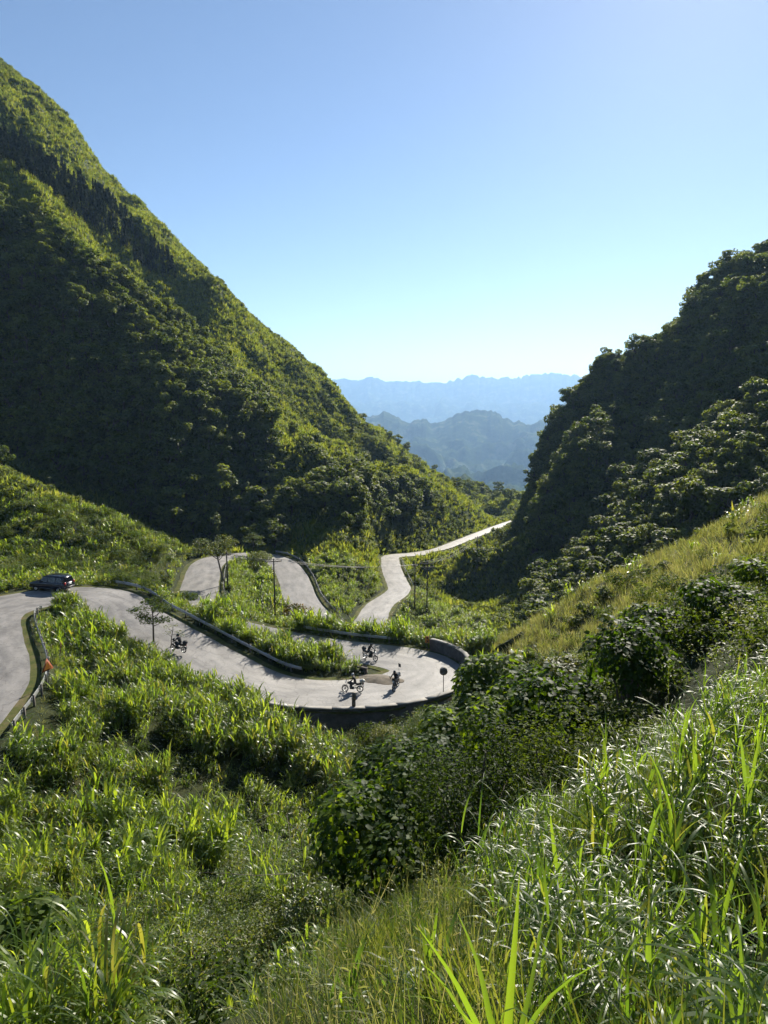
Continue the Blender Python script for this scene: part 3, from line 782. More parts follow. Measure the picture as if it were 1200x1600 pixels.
TREE_M = [two('tree', lv, M_tree, tr, M_bark) for lv, tr in BL]
PINE_M = [two('pine', lv, M_pine, tr, M_bark) for lv, tr in PN]

# ------------------------------------------------------------------ zones
Zp = lambda poly: in_poly(UU, VV, poly)
PINES = [(-200, 85), (0, 215), (43, 228), (100, 272), (160, 308), (207, 350), (255, 395), (275, 425), (270, 440), (233, 428), (187, 388), (117, 340), (63, 290), (0, 252), (-200, 125)]
GBAND = [(-100, 190), (0, 240), (63, 278), (117, 325), (187, 370), (277, 424), (330, 440), (420, 520), (470, 600), (400, 590), (330, 540), (230, 470), (130, 400), (60, 330), (0, 300), (-100, 260)]
T1 = [(-200, 250), (0, 310), (60, 335), (130, 405), (230, 475), (320, 545), (400, 620), (440, 700), (470, 780), (440, 862), (330, 862), (260, 835), (150, 770), (0, 705), (-200, 660)]
T2 = [(470, 720), (560, 740), (600, 790), (602, 862), (575, 862), (540, 830), (480, 800)]
T3 = [(590, 762), (650, 770), (745, 822), (690, 858), (604, 868)]
BRIGHT = [(440, 850), (480, 815), (545, 840), (580, 870), (600, 880), (600, 960), (520, 965), (490, 910)]
nz1 = fbm(GX / 20, GY / 20, 31, 4); nz2 = fbm(GX / 6, GY / 6, 33, 3)
left_ok = ISL & ~shoulder & (RD > 3.6)
pines_w = left_ok * Zp(PINES)
gband = left_ok & Zp(GBAND)
t1 = left_ok & Zp(T1); t2 = left_ok & (Zp(T2) | Zp(T3)); bright = Zp(BRIGHT)
near_road_far = (RD < 9)
tree_w = np.where(t1, 1.0 * (nz1 > -0.75), 0) + np.where(t2, 1.1, 0) + np.where(left_ok & ~t1 & ~t2 & (VV > 620), 0.06 * (nz1 > 0.15) + 0.005, 0)
tree_w = tree_w * ~gband * ~Zp(PINES) * ~bright * (RD > 6 + 3 * (RR > 180))
tree_r = np.where(ISR & (GX > 21 + (GY - 100) * 0.23), (1.0 + 2.2 * np.maximum(0, SLOPE - 0.7)) * (RD > 9), 0) * (nz1 > -0.9)
rng = np.random.default_rng(11)

def trees(ptsL, ptsR): return np.concatenate([ptsL, ptsR])
pL = pick(1700, tree_w, rng); pR = pick(2000, tree_r, rng); pP = pick(620, pines_w + 0.0, rng)
def screen_size(p, h):
    return FPX * h / project(p[:, 0], p[:, 1], p[:, 2])[2]
GRP = {}
def place_trees(pts, meshes, name, hmin, hmax, base_h, labels, group, lab_stuff, cat, keep_n, seed):
    rg = np.random.default_rng(seed)
    h = hmin + (hmax - hmin) * rg.random(len(pts)) ** 1.3
    u, v, d = project(pts[:, 0], pts[:, 1], pts[:, 2])
    inframe = (u > 5) & (u < 1195)
    # is the crown in sight? compare with the skyline of the ground in front of it
    th = np.arctan2(pts[:, 0], pts[:, 1]); r = np.hypot(pts[:, 0], pts[:, 1])
    fi = np.clip((np.log(r) - LR[0]) / (LR[-1] - LR[0]) * (NR - 1), 0, NR - 1).astype(int); fj = np.clip((th - TH[0]) / (TH[-1] - TH[0]) * (NT - 1), 0, NT - 1).astype(int)
    seen = (pts[:, 2] + h * 0.8) / r > hor[np.maximum(fi - 2, 0), fj] + 0.2 * h / r
    sz = h / d * (inframe & seen)
    order = np.argsort(-sz)
    big = [i for i in order[:keep_n] if sz[i] > 0]
    rest = np.setdiff1d(np.arange(len(pts)), big)
    for i in big:
        o = link(name, meshes[rg.integers(len(meshes))], None, (pts[i, 0], pts[i, 1], pts[i, 2] - 0.2), (rg.normal() * 0.05, rg.normal() * 0.05, rg.random() * 6.28))
        s = h[i] / base_h; k = 0.85 + 0.4 * rg.random(); o.scale = (s * k, s * k, s)
        tag(o, labels(u[i], v[i], h[i]), cat, group)
    return pts[rest], h[rest] / base_h
def lab_left(u, v, h):
    if u > 440: return 'leafy tree on the grassy right flank of the left mountain, above the lower road'
    return 'leafy tree high in the dark wood on the left mountainside' if v < 520 else ('leafy tree halfway up the dark wood on the left mountainside' if v < 700 else 'leafy tree at the shaded foot of the left mountain')
def lab_right(u, v, h):
    return 'leafy tree on the upper slope of the right mountain near its skyline' if v < 600 else ('leafy tree halfway up the shaded right mountainside' if v < 760 else 'leafy tree at the dark foot of the right mountain above the gully')
def lab_pine(u, v, h): return 'dark pine in the narrow pine belt high on the left mountain'
rL, sL = place_trees(pL, TREE_M, 'broadleaf_tree', 2.2, 7.8, 6.0, lab_left, 'trees of the left mountainside', '', 'tree', 150, 41)
rR, sR = place_trees(pR, TREE_M, 'broadleaf_tree', 2.4, 7.2, 6.0, lab_right, 'trees of the right mountainside', '', 'tree', 140, 42)
rP, sP = place_trees(pP, PINE_M, 'pine_tree', 3.5, 6.8, 7.0, lab_pine, 'pines of the belt on the left mountain', '', 'pine', 170, 43)
instancer('forest', 'mass of small trees covering both mountainsides', 'forest', np.concatenate([rL, rR]), TREE_M, 1, 1, 0.06, 0.2, seed=51, scales=np.concatenate([sL, sR]))
if len(rP): instancer('pine_forest', 'mass of dark pines high on the left mountain', 'forest', rP, PINE_M, 1, 1, 0.03, 0.2, seed=52, scales=sP)
# undergrowth of the mountains
w = np.where(left_ok, np.where(t1 | t2, 0.9, 0.10 + 0.6 * (fbm(GX / 14 + GZ / 30, GY / 30, 37, 3) > 0.25)), 0) * np.where(gband | bright, 0.25, 1)
pts = np.concatenate([pick(24000, w, rng), pick(13000, ISR * (RD > 4.5) * (1.0 + 2.5 * np.maximum(0, SLOPE - 0.7)), rng)])
instancer('undergrowth', 'low scrub matted over the mountainsides', 'scrub', pts, SHR, 0.4, 1.3, 0.25, 0.15, seed=53)
w = np.where(left_ok, np.where(t1, 0.15, 1.2), 0) * np.where(gband | bright, 1.5, 1)
pts = np.concatenate([pick(52000, w, rng), pick(8000, ISR * (RD > 4.5) * 1.0, rng)])
instancer('slope_grass', 'rough bright grass on the mountain slopes', 'grass', pts, TUFM, 0.6, 1.6, 0.25, 0.05, seed=54)

# ------------------------------------------------------------------ the near and middle ground
near = ~ISL & ~ISR & ~shoulder
PALE = [(735, 1015), (800, 940), (1000, 840), (1300, 720), (1500, 800), (1300, 925), (1150, 920), (1050, 955), (950, 1000), (850, 1045), (770, 1055)]
BANKD = [(420, 1750), (440, 1600), (560, 1490), (700, 1420), (800, 1400), (760, 1500), (820, 1600), (820, 1750)]
HERBZ = [(180, 1420), (330, 1390), (420, 1330), (520, 1360), (560, 1440), (450, 1600), (430, 1800), (150, 1800), (160, 1550)]
LBANK = [(-200, 640), (0, 700), (160, 790), (300, 868), (285, 910), (230, 935), (140, 912), (0, 905), (-200, 900)]
SOILP = [(0, 1150), (40, 1095), (75, 1040), (100, 1080), (105, 1130), (60, 1170), (0, 1175)]
pale = near & Zp(PALE) & (RR > 22); bankd = near & Zp(BANKD) & (RR < 16); herbz = near & Zp(HERBZ) & (RR > 9); lbank = near & Zp(LBANK)
rightg = near & (RR < 17) & (GX > 0.13 * RR + 0.4) & ~bankd
centre = near & in_poly(UU, VV, [(540, 1180), (640, 1100), (750, 1060), (1000, 1000), (1200, 880), (1300, 1000), (1000, 1180), (920, 1300), (700, 1420), (560, 1450), (500, 1400)]) & (RR > 14) & (RR < 60)
soil = Zp(SOILP) | (Zp([(425, 1095), (560, 1108), (660, 1095), (660, 1150), (560, 1172), (470, 1172), (425, 1140)]) & (RR < 62))
nap = near & ~((UU > 880) & (RR < 75)) & ~pale & ~bankd & ~rightg & ~centre & ~soil & ~lbank & (RR > 9)
WEDGE = nap & (RR > 60)
nz3 = fbm(GX / 7, GY / 7, 61, 3); nz4 = fbm(GX / 3, GY / 3, 63, 3)
hide = sstep(1.5, 6.0, RD - hw)                     # lower growth next to the road
w = nap * (RR < 85) * np.where(herbz, 0.12, 1.0) * (nz3 > -0.55) * (RD - hw > 2.2)
w = w * (nz4 > -0.42)
pts = pick(dens(0.8, w), w, rng); sc_ = np.clip(0.9 + 0.6 * fbm(pts[:, 0] / 3.6, pts[:, 1] / 3.6, 91, 2) + 0.14 * rng.normal(size=len(pts)), 0.35, 1.55)
nr_ = np.hypot(pts[:, 0], pts[:, 1]) < 30
instancer('elephant_grass', 'tall bright elephant grass covering the slopes around the road', 'grass', pts[~nr_], NAP, 0.5, 1.2, 0.16, 0.1, seed=61, scales=sc_[~nr_])
instancer('lower_elephant_grass', 'elephant grass clumps at the bottom left, nearest the viewer', 'grass', pts[nr_], NAPM, 0.5, 1.2, 0.16, 0.1, seed=74, scales=sc_[nr_] * 0.9)
w = nap * (1.0 - 0.4 * herbz) * (RD - hw > 1.1)
pts = pick(dens(0.8, w), w, rng); print('low napier', len(pts))
instancer('young_elephant_grass', 'shorter elephant grass filling in between the tall clumps', 'grass', pts, NAPS, 0.5, 1.1, 0.2, 0.05, seed=62)
w = (herbz * 1.0 + nap * 0.12 * (nz4 > 0.2) + lbank * 0.5 + centre * 0.3 + (soil & near) * 0.5 * (UU > 300)) * (RR > 11)
pts = pick(dens(2.6, w), w, rng); print('herb', len(pts))
instancer('weeds', 'mixed small leaved weeds on the slopes', 'weeds', pts, HERB, 0.6, 1.5, 0.2, 0.03, seed=63)
w = pale * 0.25 + bankd * 0.8 * (RR > 3) + herbz * 0.12 + (soil & near) * 0.5
pts = pick(dens(2.4, w), w, rng); print('dry', len(pts))
instancer('dry_grass', 'straw coloured seeding grass on the bank and the pale slope', 'grass', pts, DRY + DRYB, 0.5, 1.25, 0.25, 0.03, seed=64)
w = pale * 1.0
pts = pick(dens(2.2, w), w, rng)
instancer('straw_grass', 'straw coloured tussocks on the pale slope at the right', 'grass', pts, DRYF, 0.5, 1.15, 0.25, 0.03, seed=71)
w = nap * (RR > 80) * (RD - hw > 1.6) * 1.0 + lbank * 0.7 * (nz3 > -0.3) + pale * 0.05
pts = pick(dens(0.62, w), w, rng)
instancer('valley_elephant_grass', 'elephant grass clumps on the banks of the middle bends', 'grass', pts, NAPF, 0.4, 0.95, 0.2, 0.1, seed=72)
w = lbank * 1.0 * (nz4 > -0.2) + pale * 0.35 * (nz3 > 0.0) + nap * (RR > 85) * 0.35 * (nz4 > 0.1)
pts = pick(dens(0.35, w), w, rng)
instancer('bank_bushes', 'low bushes dotted over the left bank and the valley banks', 'scrub', pts, SHR, 0.4, 1.0, 0.25, 0.1, seed=73)
w = lbank * 0.6 + pale * 0.2 + (near & (RD - hw > 0.6) & (RD - hw < 2.4)) * 0.5
pts = pick(dens(0.9, w), w, rng); print('turf', len(pts))
instancer('bank_turf', 'short grass along the verges and on the left bank', 'grass', pts, TUF, 0.35, 0.9, 0.25, 0.03, seed=65)
w = lbank * 1.3 + pale * 0.35 * (nz3 > 0.0) + centre * 1.2 + nap * 0.08
pts = pick(dens(0.16, w), w, rng); print('shrubs', len(pts))
instancer('bank_scrub', 'low leafy scrub on the banks', 'scrub', pts, SHRN, 0.7, 1.6, 0.2, 0.1, seed=66)
w = (rightg * 1.0) * (RR > 2.4)
pts = pick(dens(1.5, w), w, rng)
instancer('near_grass', 'tall arching grass on the near bank', 'grass', pts, NAPN, 0.4, 0.85, 0.16, 0.08, seed=67)
w = (rightg * 1.0 + bankd * 1.3) * (RR > 1.6)
pts = pick(dens(9, w), w, rng); print('fine grass', len(pts))
instancer('fine_grass', 'fine short grass underneath the tall blades', 'grass', pts, FINE, 0.6, 1.3, 0.2, 0.02, seed=68)

# tall rows close behind the rails and along the lower edge of the sloping road
def row(a, b, side, o0, o1, per_m, rg):
    a, b = min(a, b), max(a, b); n = int((b - a) * 0.8 * per_m)
    t = a + rg.random(n) * (b - a); i = np.clip(t.astype(int), 0, len(road_c) - 1)
    off = side * (road_c[i, 3] / 2 + o0 + (o1 - o0) * rg.random(n))
    x, y = road_c[i, 0] + road_n[i, 0] * off, road_c[i, 1] + road_n[i, 1] * off
    return np.stack([x, y, ground(x, y)], 1)
rpu, rpv, rpd = project(road_c[:, 0], road_c[:, 1], road_c[:, 2])
def ridx(u, v): return int(np.argmin((rpu - u) ** 2 + (rpv - v) ** 2))
R_ = [(row(ridx(600, 1015), ridx(420, 990), 1, 1.5, 5.0, 5.0, rng), 1.15, 1.45), (row(ridx(690, 1030), ridx(600, 1015), 1, 1.6, 4.0, 3.5, rng), 0.9, 1.2),
      (row(ridx(265, 985), ridx(490, 1080), -1, 1.7, 4.0, 3.6, rng), 0.7, 1.0), (row(ridx(110, 935), ridx(430, 1085), 1, 1.0, 3.2, 4.0, rng), 0.6, 0.95),
      (row(ridx(342, 960), ridx(335, 890), 1, 1.4, 4.0, 2.0, rng), 0.6, 0.9), (row(ridx(450, 900), ridx(480, 960), 1, 1.0, 3.5, 2.0, rng), 0.7, 1.1)]
pts = np.concatenate([r[0] for r in R_]); sc_ = np.concatenate([r[1] + (r[2] - r[1]) * rng.random(len(r[0])) for r in R_])
okr = road_dist(pts[:, 0], pts[:, 1]); ok = okr[0] > road_c[okr[1], 3] / 2 + 0.7
instancer('roadside_elephant_grass', 'tall elephant grass rows lining the road behind the guard rails', 'grass', pts[ok], NAP, 1, 1, 0.12, 0.1, seed=69, scales=sc_[ok])
# ------------------------------------------------------------------ building blocks for made things
def box(c, s, rz=0.0, taper=1.0):
    c = np.array(c, float); hx, hy, hz = s[0] / 2, s[1] / 2, s[2] / 2
    V = np.array([(sx * hx * (taper if sz > 0 else 1), sy * hy * (taper if sz > 0 else 1), sz * hz) for sz in (-1, 1) for sx, sy in ((-1, -1), (1, -1), (1, 1), (-1, 1))])
    if rz:
        cz_, sz_ = math.cos(rz), math.sin(rz); V[:, :2] = V[:, :2] @ np.array([[cz_, sz_], [-sz_, cz_]])
    F = [(0, 2, 1), (0, 3, 2), (4, 5, 6), (4, 6, 7)]
    for i in range(4):
        j = (i + 1) % 4; F += [(i, j, j + 4), (i, j + 4, i + 4)]
    return V + c, np.array(F)
def lathe_y(prof, c, k=20):
    """profile of (radius, y) turned about the y axis through c"""
    an = np.arange(k) * 2 * math.pi / k
    V = np.array([[(r * math.cos(a), y, r * math.sin(a)) for a in an] for r, y in prof]) + np.array(c, float)
    n = len(prof); ids = np.arange(n * k).reshape(n, k); nx = np.roll(ids, -1, 1)
    a, b, c_, d = ids[:-1], nx[:-1], nx[1:], ids[1:]
    return V.reshape(-1, 3), np.concatenate([np.stack([a, b, c_], -1).reshape(-1, 3), np.stack([a, c_, d], -1).reshape(-1, 3)])
def lathe_z(prof, c, k=12):
    V, F = lathe_y([(r, z) for r, z in prof], (0, 0, 0), k)
    V = np.stack([V[:, 0], V[:, 2], V[:, 1]], 1) + np.array(c, float)
    return V, F[:, ::-1]
def sweep(pts, nrm, prof, close=True):
    """profile of (sideways, up) carried along pts with horizontal normals nrm"""
    pts = np.asarray(pts, float); k = len(pts); m_ = len(prof)
    V = np.stack([np.stack([pts[:, 0] + nrm[:, 0] * o, pts[:, 1] + nrm[:, 1] * o, pts[:, 2] + z], 1) for o, z in prof], 1)
    ids = np.arange(k * m_).reshape(k, m_)
    a = ids[:-1]; b = ids[1:]
    n1 = np.roll(a, -1, 1); n2 = np.roll(b, -1, 1)
    if not close: a, b, n1, n2 = a[:, :-1], b[:, :-1], n1[:, :-1], n2[:, :-1]
    F = np.concatenate([np.stack([a, n1, n2], -1).reshape(-1, 3), np.stack([a, n2, b], -1).reshape(-1, 3)])
    if close:
        cap = [(ids[0, 0], ids[0, j], ids[0, j + 1]) for j in range(1, m_ - 1)] + [(ids[-1, 0], ids[-1, j + 1], ids[-1, j]) for j in range(1, m_ - 1)]
        F = np.concatenate([F, np.array(cap)])
    return V.reshape(-1, 3), F
def fix(me):
    bm = bmesh.new(); bm.from_mesh(me); bmesh.ops.recalc_face_normals(bm, faces=bm.faces); bm.to_mesh(me); bm.free(); return me
def part(name, shapes, mat, parent=None, smooth=False):
    V, F = join(shapes if isinstance(shapes, list) else [shapes])
    return link(name, fix(mesh_np(name, V, F, mat, smooth)), parent)
def sight(u, v, rmin=3.0):
    """where the line of sight through (u, v) meets the ground"""
    d = np.array(P(u, v, 1.0)); t = np.exp(np.linspace(math.log(rmin), math.log(500), 4000))
    p = t[:, None] * d; g = ground(p[:, 0], p[:, 1])
    k = np.flatnonzero(p[:, 2] <= g)
    k = k[0] if len(k) else len(t) - 1
    return (p[k, 0], p[k, 1], float(g[k]))
rpu, rpv, rpd = project(road_c[:, 0], road_c[:, 1], road_c[:, 2])
def ridx(u, v, near_u=None): return int(np.argmin((rpu - u) ** 2 + (rpv - v) ** 2))

M_steel = plain('galvanised_steel', (0.42, 0.43, 0.44), 0.45, 0.75, var=0.2, scale=3)
M_post = plain('weathered_post_steel', (0.13, 0.115, 0.10), 0.7, 0.3, var=0.35, scale=9)
M_conc = plain('grey_concrete', (0.22, 0.21, 0.19), 0.9, var=0.25, scale=1.5, bump=0.4)
M_wall = plain('shade_dark_masonry', (0.085, 0.073, 0.064), 0.95, var=0.4, scale=2.2, bump=0.6)  # shade on the wall faces is put into this dark base colour
M_wood = plain('tarred_pole', (0.045, 0.038, 0.033), 0.9, var=0.3, scale=6)
M_porc = plain('pale_insulator', (0.55, 0.53, 0.5), 0.35)
M_wire = plain('cable', (0.09, 0.09, 0.09), 0.6)
M_rust = plain('rust_orange_sign', (0.30, 0.075, 0.025), 0.75, var=0.35, scale=10)
M_amber = plain('amber_sign', (0.55, 0.20, 0.03), 0.6, var=0.2)
M_signback = plain('brown_grey_sign_back', (0.14, 0.12, 0.095), 0.7, 0.2, var=0.3, scale=7)
M_mirror = plain('mirror_glass', (0.75, 0.78, 0.8), 0.05, 1.0, var=0.02)
M_dirt = plain('roadside_dirt', (0.12, 0.10, 0.075), 0.95, var=0.35, scale=2.5, bump=0.6)

# ------------------------------------------------------------------ guard rails
WB = [(0.0, 0.44), (0.05, 0.50), (0.05, 0.55), (0.0, 0.60), (0.05, 0.66), (0.05, 0.71), (0.0, 0.77), (-0.012, 0.77), (0.036, 0.71), (0.036, 0.66), (-0.014, 0.60), (0.036, 0.55), (0.036, 0.50), (-0.012, 0.44)]
post_me = fix(mesh_np('post', *join([box((0, 0, 0.22), (0.12, 0.15, 1.16)), box((0.0, 0, 0.81), (0.14, 0.17, 0.03))]), M_post))
def guard_rail(a, b, side, off, label, step=2.5, sink=0.0):
    if a > b: a, b = b, a
    s = slice(a, b + 1)
    c = road_c[s]; n = road_n[s] * side
    p = c[:, :2] + n * (c[:, 3:4] / 2 + off)
    g = ground(p[:, 0], p[:, 1])
    g = np.maximum(g, c[:, 2] - 0.35)
    for _ in range(4): g[1:-1] = 0.25 * g[:-2] + 0.5 * g[1:-1] + 0.25 * g[2:]
    pts = np.column_stack([p, g - sink])
    root = empty('guard_rail', tuple(pts[0]))
    tag(root, label, 'guard rail', 'steel guard rails along the road')
    rel = pts - pts[0]
    part('rail', sweep(rel, -n, WB), M_steel, root, smooth=True)
    L = np.concatenate([[0], np.cumsum(np.linalg.norm(np.diff(pts, axis=0), axis=1))])
    for q in np.arange(0.3, L[-1], step):
        x, y, z = (np.interp(q, L, rel[:, k]) for k in range(3)); nx, ny = np.interp(q, L, n[:, 0]), np.interp(q, L, n[:, 1])
        o = link('post', post_me, root, (x + nx * 0.09, y + ny * 0.09, z - 0.02), (0, 0, math.atan2(ny, nx)))
    return pts
g1 = guard_rail(ridx(-90, 1180), ridx(15, 975), 1, 1.2, 'pale steel guard rail with posts curving along the road at the left edge', 2.0)
g2 = guard_rail(ridx(150, 925), ridx(455, 1075), -1, 1.1, 'long steel guard rail above the road sloping down to the hairpin')
g3 = guard_rail(ridx(590, 1015), ridx(440, 992), 1, 0.9, 'guard rail in front of the grass band beyond the hairpin with three riders')
g4 = guard_rail(ridx(345, 965), ridx(330, 882), 1, 0.8, 'guard rail on the inner side of the road stretch near the umbrella tree')
g5 = guard_rail(ridx(420, 870), ridx(490, 962), -1, 0.8, 'guard rail on the outer side of the middle bend right of the crossarm pole')
g6 = guard_rail(ridx(625, 915), ridx(600, 876), 1, 0.6, 'short guard rail where the narrow lower road bends behind the twin poles')
g7 = guard_rail(ridx(660, 864), ridx(760, 832), 1, 0.5, 'guard rail on the valley side of the distant road', 4.0)

# ------------------------------------------------------------------ hairpin walls
def wall(name, a, b, top, bot, off, thick, label, cope=True):
    if a > b: a, b = b, a
    c = road_c[a:b + 1]; n = road_n[a:b + 1]; k = len(c)
    p = np.column_stack([c[:, :2] + n * (c[:, 3:4] / 2 + off), c[:, 2]])
    root = empty(name, tuple(p[0])); tag(root, label, 'wall')
    rel = p - p[0]
    part('wall_body', sweep(rel, n, [(0, -bot), (0, top), (thick, top), (thick + 0.35, -bot)]), M_wall, root)
    if cope:
        st = 3
        for i in range(0, k - 1, st):                 # coping laid in lengths
            s = slice(i, min(i + st + 1, k)); q = rel[s].copy()
            d0 = (q[1] - q[0]) * 0.03; q[0] += d0; q[-1] -= d0
            part('coping_stone', sweep(q, n[s], [(-0.05, top + 0.004), (-0.05, top + 0.08), (thick + 0.06, top + 0.08), (thick + 0.06, top + 0.004)]), M_conc, root)
    return p
w1 = wall('retaining_wall', ridx(430, 1085), ridx(690, 1062), 0.16, 3.6, 0.25, 0.4, 'curved dark retaining wall with pale coping below the near side of the hairpin')
w2 = wall('parapet_wall', ridx(690, 1055), ridx(645, 1022), 1.2, 1.5, 0.3, 0.4, 'short dark parapet wall at the far right end of the hairpin')

# ------------------------------------------------------------------ signs and markers at the hairpin
def on_wall(pts, u):
    pu, pv, _ = project(pts[:, 0], pts[:, 1], pts[:, 2]); return pts[int(np.argmin(np.abs(pu - u)))]
p = on_wall(w1, 693) + np.array([0, 0.55, 0])
mr = empty('traffic_mirror', (p[0], p[1], p[2])); tag(mr, 'round traffic mirror on a thin pole seen from its brown back at the hairpin', 'mirror')
part('pole', tube([[0, 0, -0.3], [0, 0, 2.05]], [0.035, 0.035], 8), M_signback, mr)
part('back_shell', lathe_y([(0.0, -0.09), (0.16, -0.085), (0.30, -0.05), (0.37, 0.0), (0.37, 0.03)], (0, -0.02, 2.0), 24), M_signback, mr, True)
part('glass', lathe_y([(0.34, 0.03), (0.2, 0.07), (0.0, 0.085)], (0, -0.02, 2.0), 24), M_mirror, mr, True)
part('hood', sweep(np.array([[0.37 * math.cos(t), 0, 2.0 + 0.40 * math.sin(t)] for t in np.linspace(0.3, 2.84, 9)]), np.array([[0, 1.0]] * 9), [(0.0, 0), (0.0, 0.015), (0.16, 0.015), (0.16, 0)]), M_signback, mr)
p = on_wall(w1, 548) + np.array([0, 0.12, 0.1])
mk = empty('marker_post', (p[0], p[1], p[2])); tag(mk, 'dark marker post of two stacked blocks on the hairpin wall', 'marker post')
part('base_block', box((0, 0, 0.35), (0.30, 0.24, 0.62), 0.2), M_signback, mk)
part('upper_block', box((0.03, 0, 1.03), (0.32, 0.22, 0.66), 0.25), M_signback, mk)
part('stem', tube([[0, 0, -0.4], [0, 0, 1.3]], [0.04, 0.04], 6), M_post, mk)
def tri_sign(p, label, h, sz, yaw, tilt=0.0):
    r = empty('warning_sign', p, (tilt, 0, yaw)); tag(r, label, 'sign')
    part('pole', tube([[0, 0.03, -0.3], [0, 0.03, h + 0.1]], [0.035, 0.035], 8), M_conc, r)
    a = [(sz * math.cos(t), sz * math.sin(t)) for t in (math.pi / 2, math.pi * 7 / 6, math.pi * 11 / 6)]
    V = np.array([(x, y_, h + z) for y_ in (-0.02, 0.006) for x, z in a]); F = np.array([(0, 1, 2), (3, 5, 4), (0, 3, 4), (0, 4, 1), (1, 4, 5), (1, 5, 2), (2, 5, 3), (2, 3, 0)])
    pl = part('plate', (V, F), M_rust, r)
    b_ = [(0.66 * x, 0.66 * z) for x, z in a]
    part('back_rib', [box((0, 0.02, h - 0.1), (sz * 1.1, 0.03, 0.05))], M_signback, pl)
    V2 = np.array([(x, -0.026, h + z) for x, z in b_]); part('inner_panel', (V2, np.array([(0, 1, 2)])), M_amber, pl)
    return r
gi = int(np.argmin(np.abs(project(g1[:, 0], g1[:, 1], g1[:, 2])[1] - 1078)))
q = g1[gi]; tri_sign((q[0] + 0.35, q[1], q[2] - 0.1), 'rust red triangular sign standing at the bend of the left guard rail', 1.75, 0.62, math.radians(70), 0.0)
q = sight(93, 1040); tri_sign((q[0], q[1], q[2]), 'rust red triangular sign half sunk in the grass right of the guard rail', 1.5, 0.62, math.radians(115), 0.12)
p = on_wall(w2, 690) + np.array([-1.2, 0.6, 0])
cs_ = empty('chevron_sign', (p[0], p[1], p[2])); tag(cs_, 'small amber chevron board beside the dark parapet wall', 'sign')
part('pole', tube([[0, 0.04, -0.3], [0, 0.04, 1.5]], [0.035, 0.035], 6), M_post, cs_)
bd = part('board', box((0, 0, 1.25), (0.42, 0.03, 0.75)), M_amber, cs_)
for zz in (1.05, 1.42):
    V = np.array([(x, y_, zz + z) for y_ in (-0.028, -0.017) for x, z in ((-0.14, -0.12), (0.0, 0.0), (-0.14, 0.12), (0.0, 0.12), (0.14, 0.0), (0.0, -0.12))])
    F = np.array([(0, 5, 1), (5, 4, 1), (1, 4, 3), (1, 3, 2), (6, 7, 11), (11, 7, 10), (7, 9, 10), (7, 8, 9)])
    part('chevron', (V, F), M_wood, bd)
# stony dirt at the tip of the island inside the hairpin, with a drain mouth
ic = np.array(Q(588, 1062, -26.45))
V = []; 
for k in range(28):
    t = k / 28 * 2 * math.pi
    V.append((2.3 * math.cos(t) * (1 + 0.12 * math.sin(3 * t + 1)), 1.25 * math.sin(t) * (1 + 0.1 * math.sin(5 * t)), 0.0))
V = np.array(V + [(x * 0.55, y * 0.55, 0.16 + 0.1 * random.random()) for x, y, _ in V] + [(0, 0, 0.3)])
F = []
for k in range(28):
    j = (k + 1) % 28; F += [(k, j, 28 + j), (k, 28 + j, 28 + k), (28 + k, 28 + j, 56)]
o = link('dirt_patch', mesh_np('dirt_patch', V, np.array(F), M_dirt, True), None, (ic[0] + 0.2, ic[1], ic[2] + 0.02), (0, 0, -0.2)); tag(o, kind='structure')
cv = empty('culvert', tuple(np.array(Q(563, 1050, -26.4)))); cv.rotation_euler = (0, 0, -0.5)
tag(cv, 'low concrete drain mouth at the tip of the grass wedge inside the hairpin', 'culvert')
part('headwall', [box((-0.62, 0, 0.15), (0.25, 0.3, 0.6)), box((0.62, 0, 0.15), (0.25, 0.3, 0.6)), box((0, 0, 0.5), (1.55, 0.34, 0.12))], M_wall, cv)
part('shade_panel', [box((0, 0.55, 0.2), (0.9, 0.04, 0.7))], M_wood, cv)  # dark upright panel standing in for the shade inside the drain opening

# ------------------------------------------------------------------ utility poles and wires
def pole(u, v, vtop, label, arms=1, armw=1.6, yaw=0.0, name='utility_pole', rad=0.13):
    b = sight(u, v, 60); d = project(*[np.array(k) for k in b])[2]
    h = (v - vtop) / FPX * float(d) / CP
    r = empty(name, b, (0, 0, yaw)); tag(r, label, 'utility pole', 'utility poles in the valley')
    part('mast', tube([[0, 0, -0.6], [0, 0, h * 0.5], [0, 0, h]], [rad, rad * 0.85, rad * 0.7], 10), M_wood, r)
    tops = []
    for k in range(arms):
        z = h - 0.45 - 0.7 * k
        am = part('crossarm', box((0, 0.12, z), (armw, 0.10, 0.12)), M_signback, r)
        part('brace', [tube([[sx * armw * 0.3, 0.12, z], [0, 0.1, z - 0.55]], [0.025, 0.025], 5) for sx in (-1, 1)], M_steel, r)
        for x in (-armw * 0.46, 0.0 if k else armw * 0.12, armw * 0.46):
            o = part('insulator', lathe_z([(0.02, 0.0), (0.06, 0.05), (0.045, 0.1), (0.07, 0.14), (0.05, 0.2), (0.0, 0.24)], (x, 0.12, z + 0.06), 8), M_porc, am)
            c_, s_ = math.cos(yaw), math.sin(yaw)
            tops.append((b[0] + x * c_ - 0.12 * s_, b[1] + x * s_ + 0.12 * c_, b[2] + z + 0.28))
    return b, h, tops
pA = pole(356, 922, 862, 'dark utility pole beside the umbrella shaped tree', 1, 1.4, 0.2)
pB = pole(430, 968, 872, 'tall dark utility pole with a crossarm standing in the grass between two road bends', 1, 2.6, 0.25)
pC = pole(648, 955, 880, 'left pole of the pair standing below the narrow lower road', 1, 0.9, 0.1)
pD = pole(667, 955, 876, 'right pole of the pair with a broad pale crossarm', 2, 2.6, 0.1)
pE = pole(745, 880, 838, 'small distant utility pole below the far road', 1, 1.2, 0.0)
pF = (0, 0, [P(-130, 835 + 3 * k, 118) for k in range(3)])
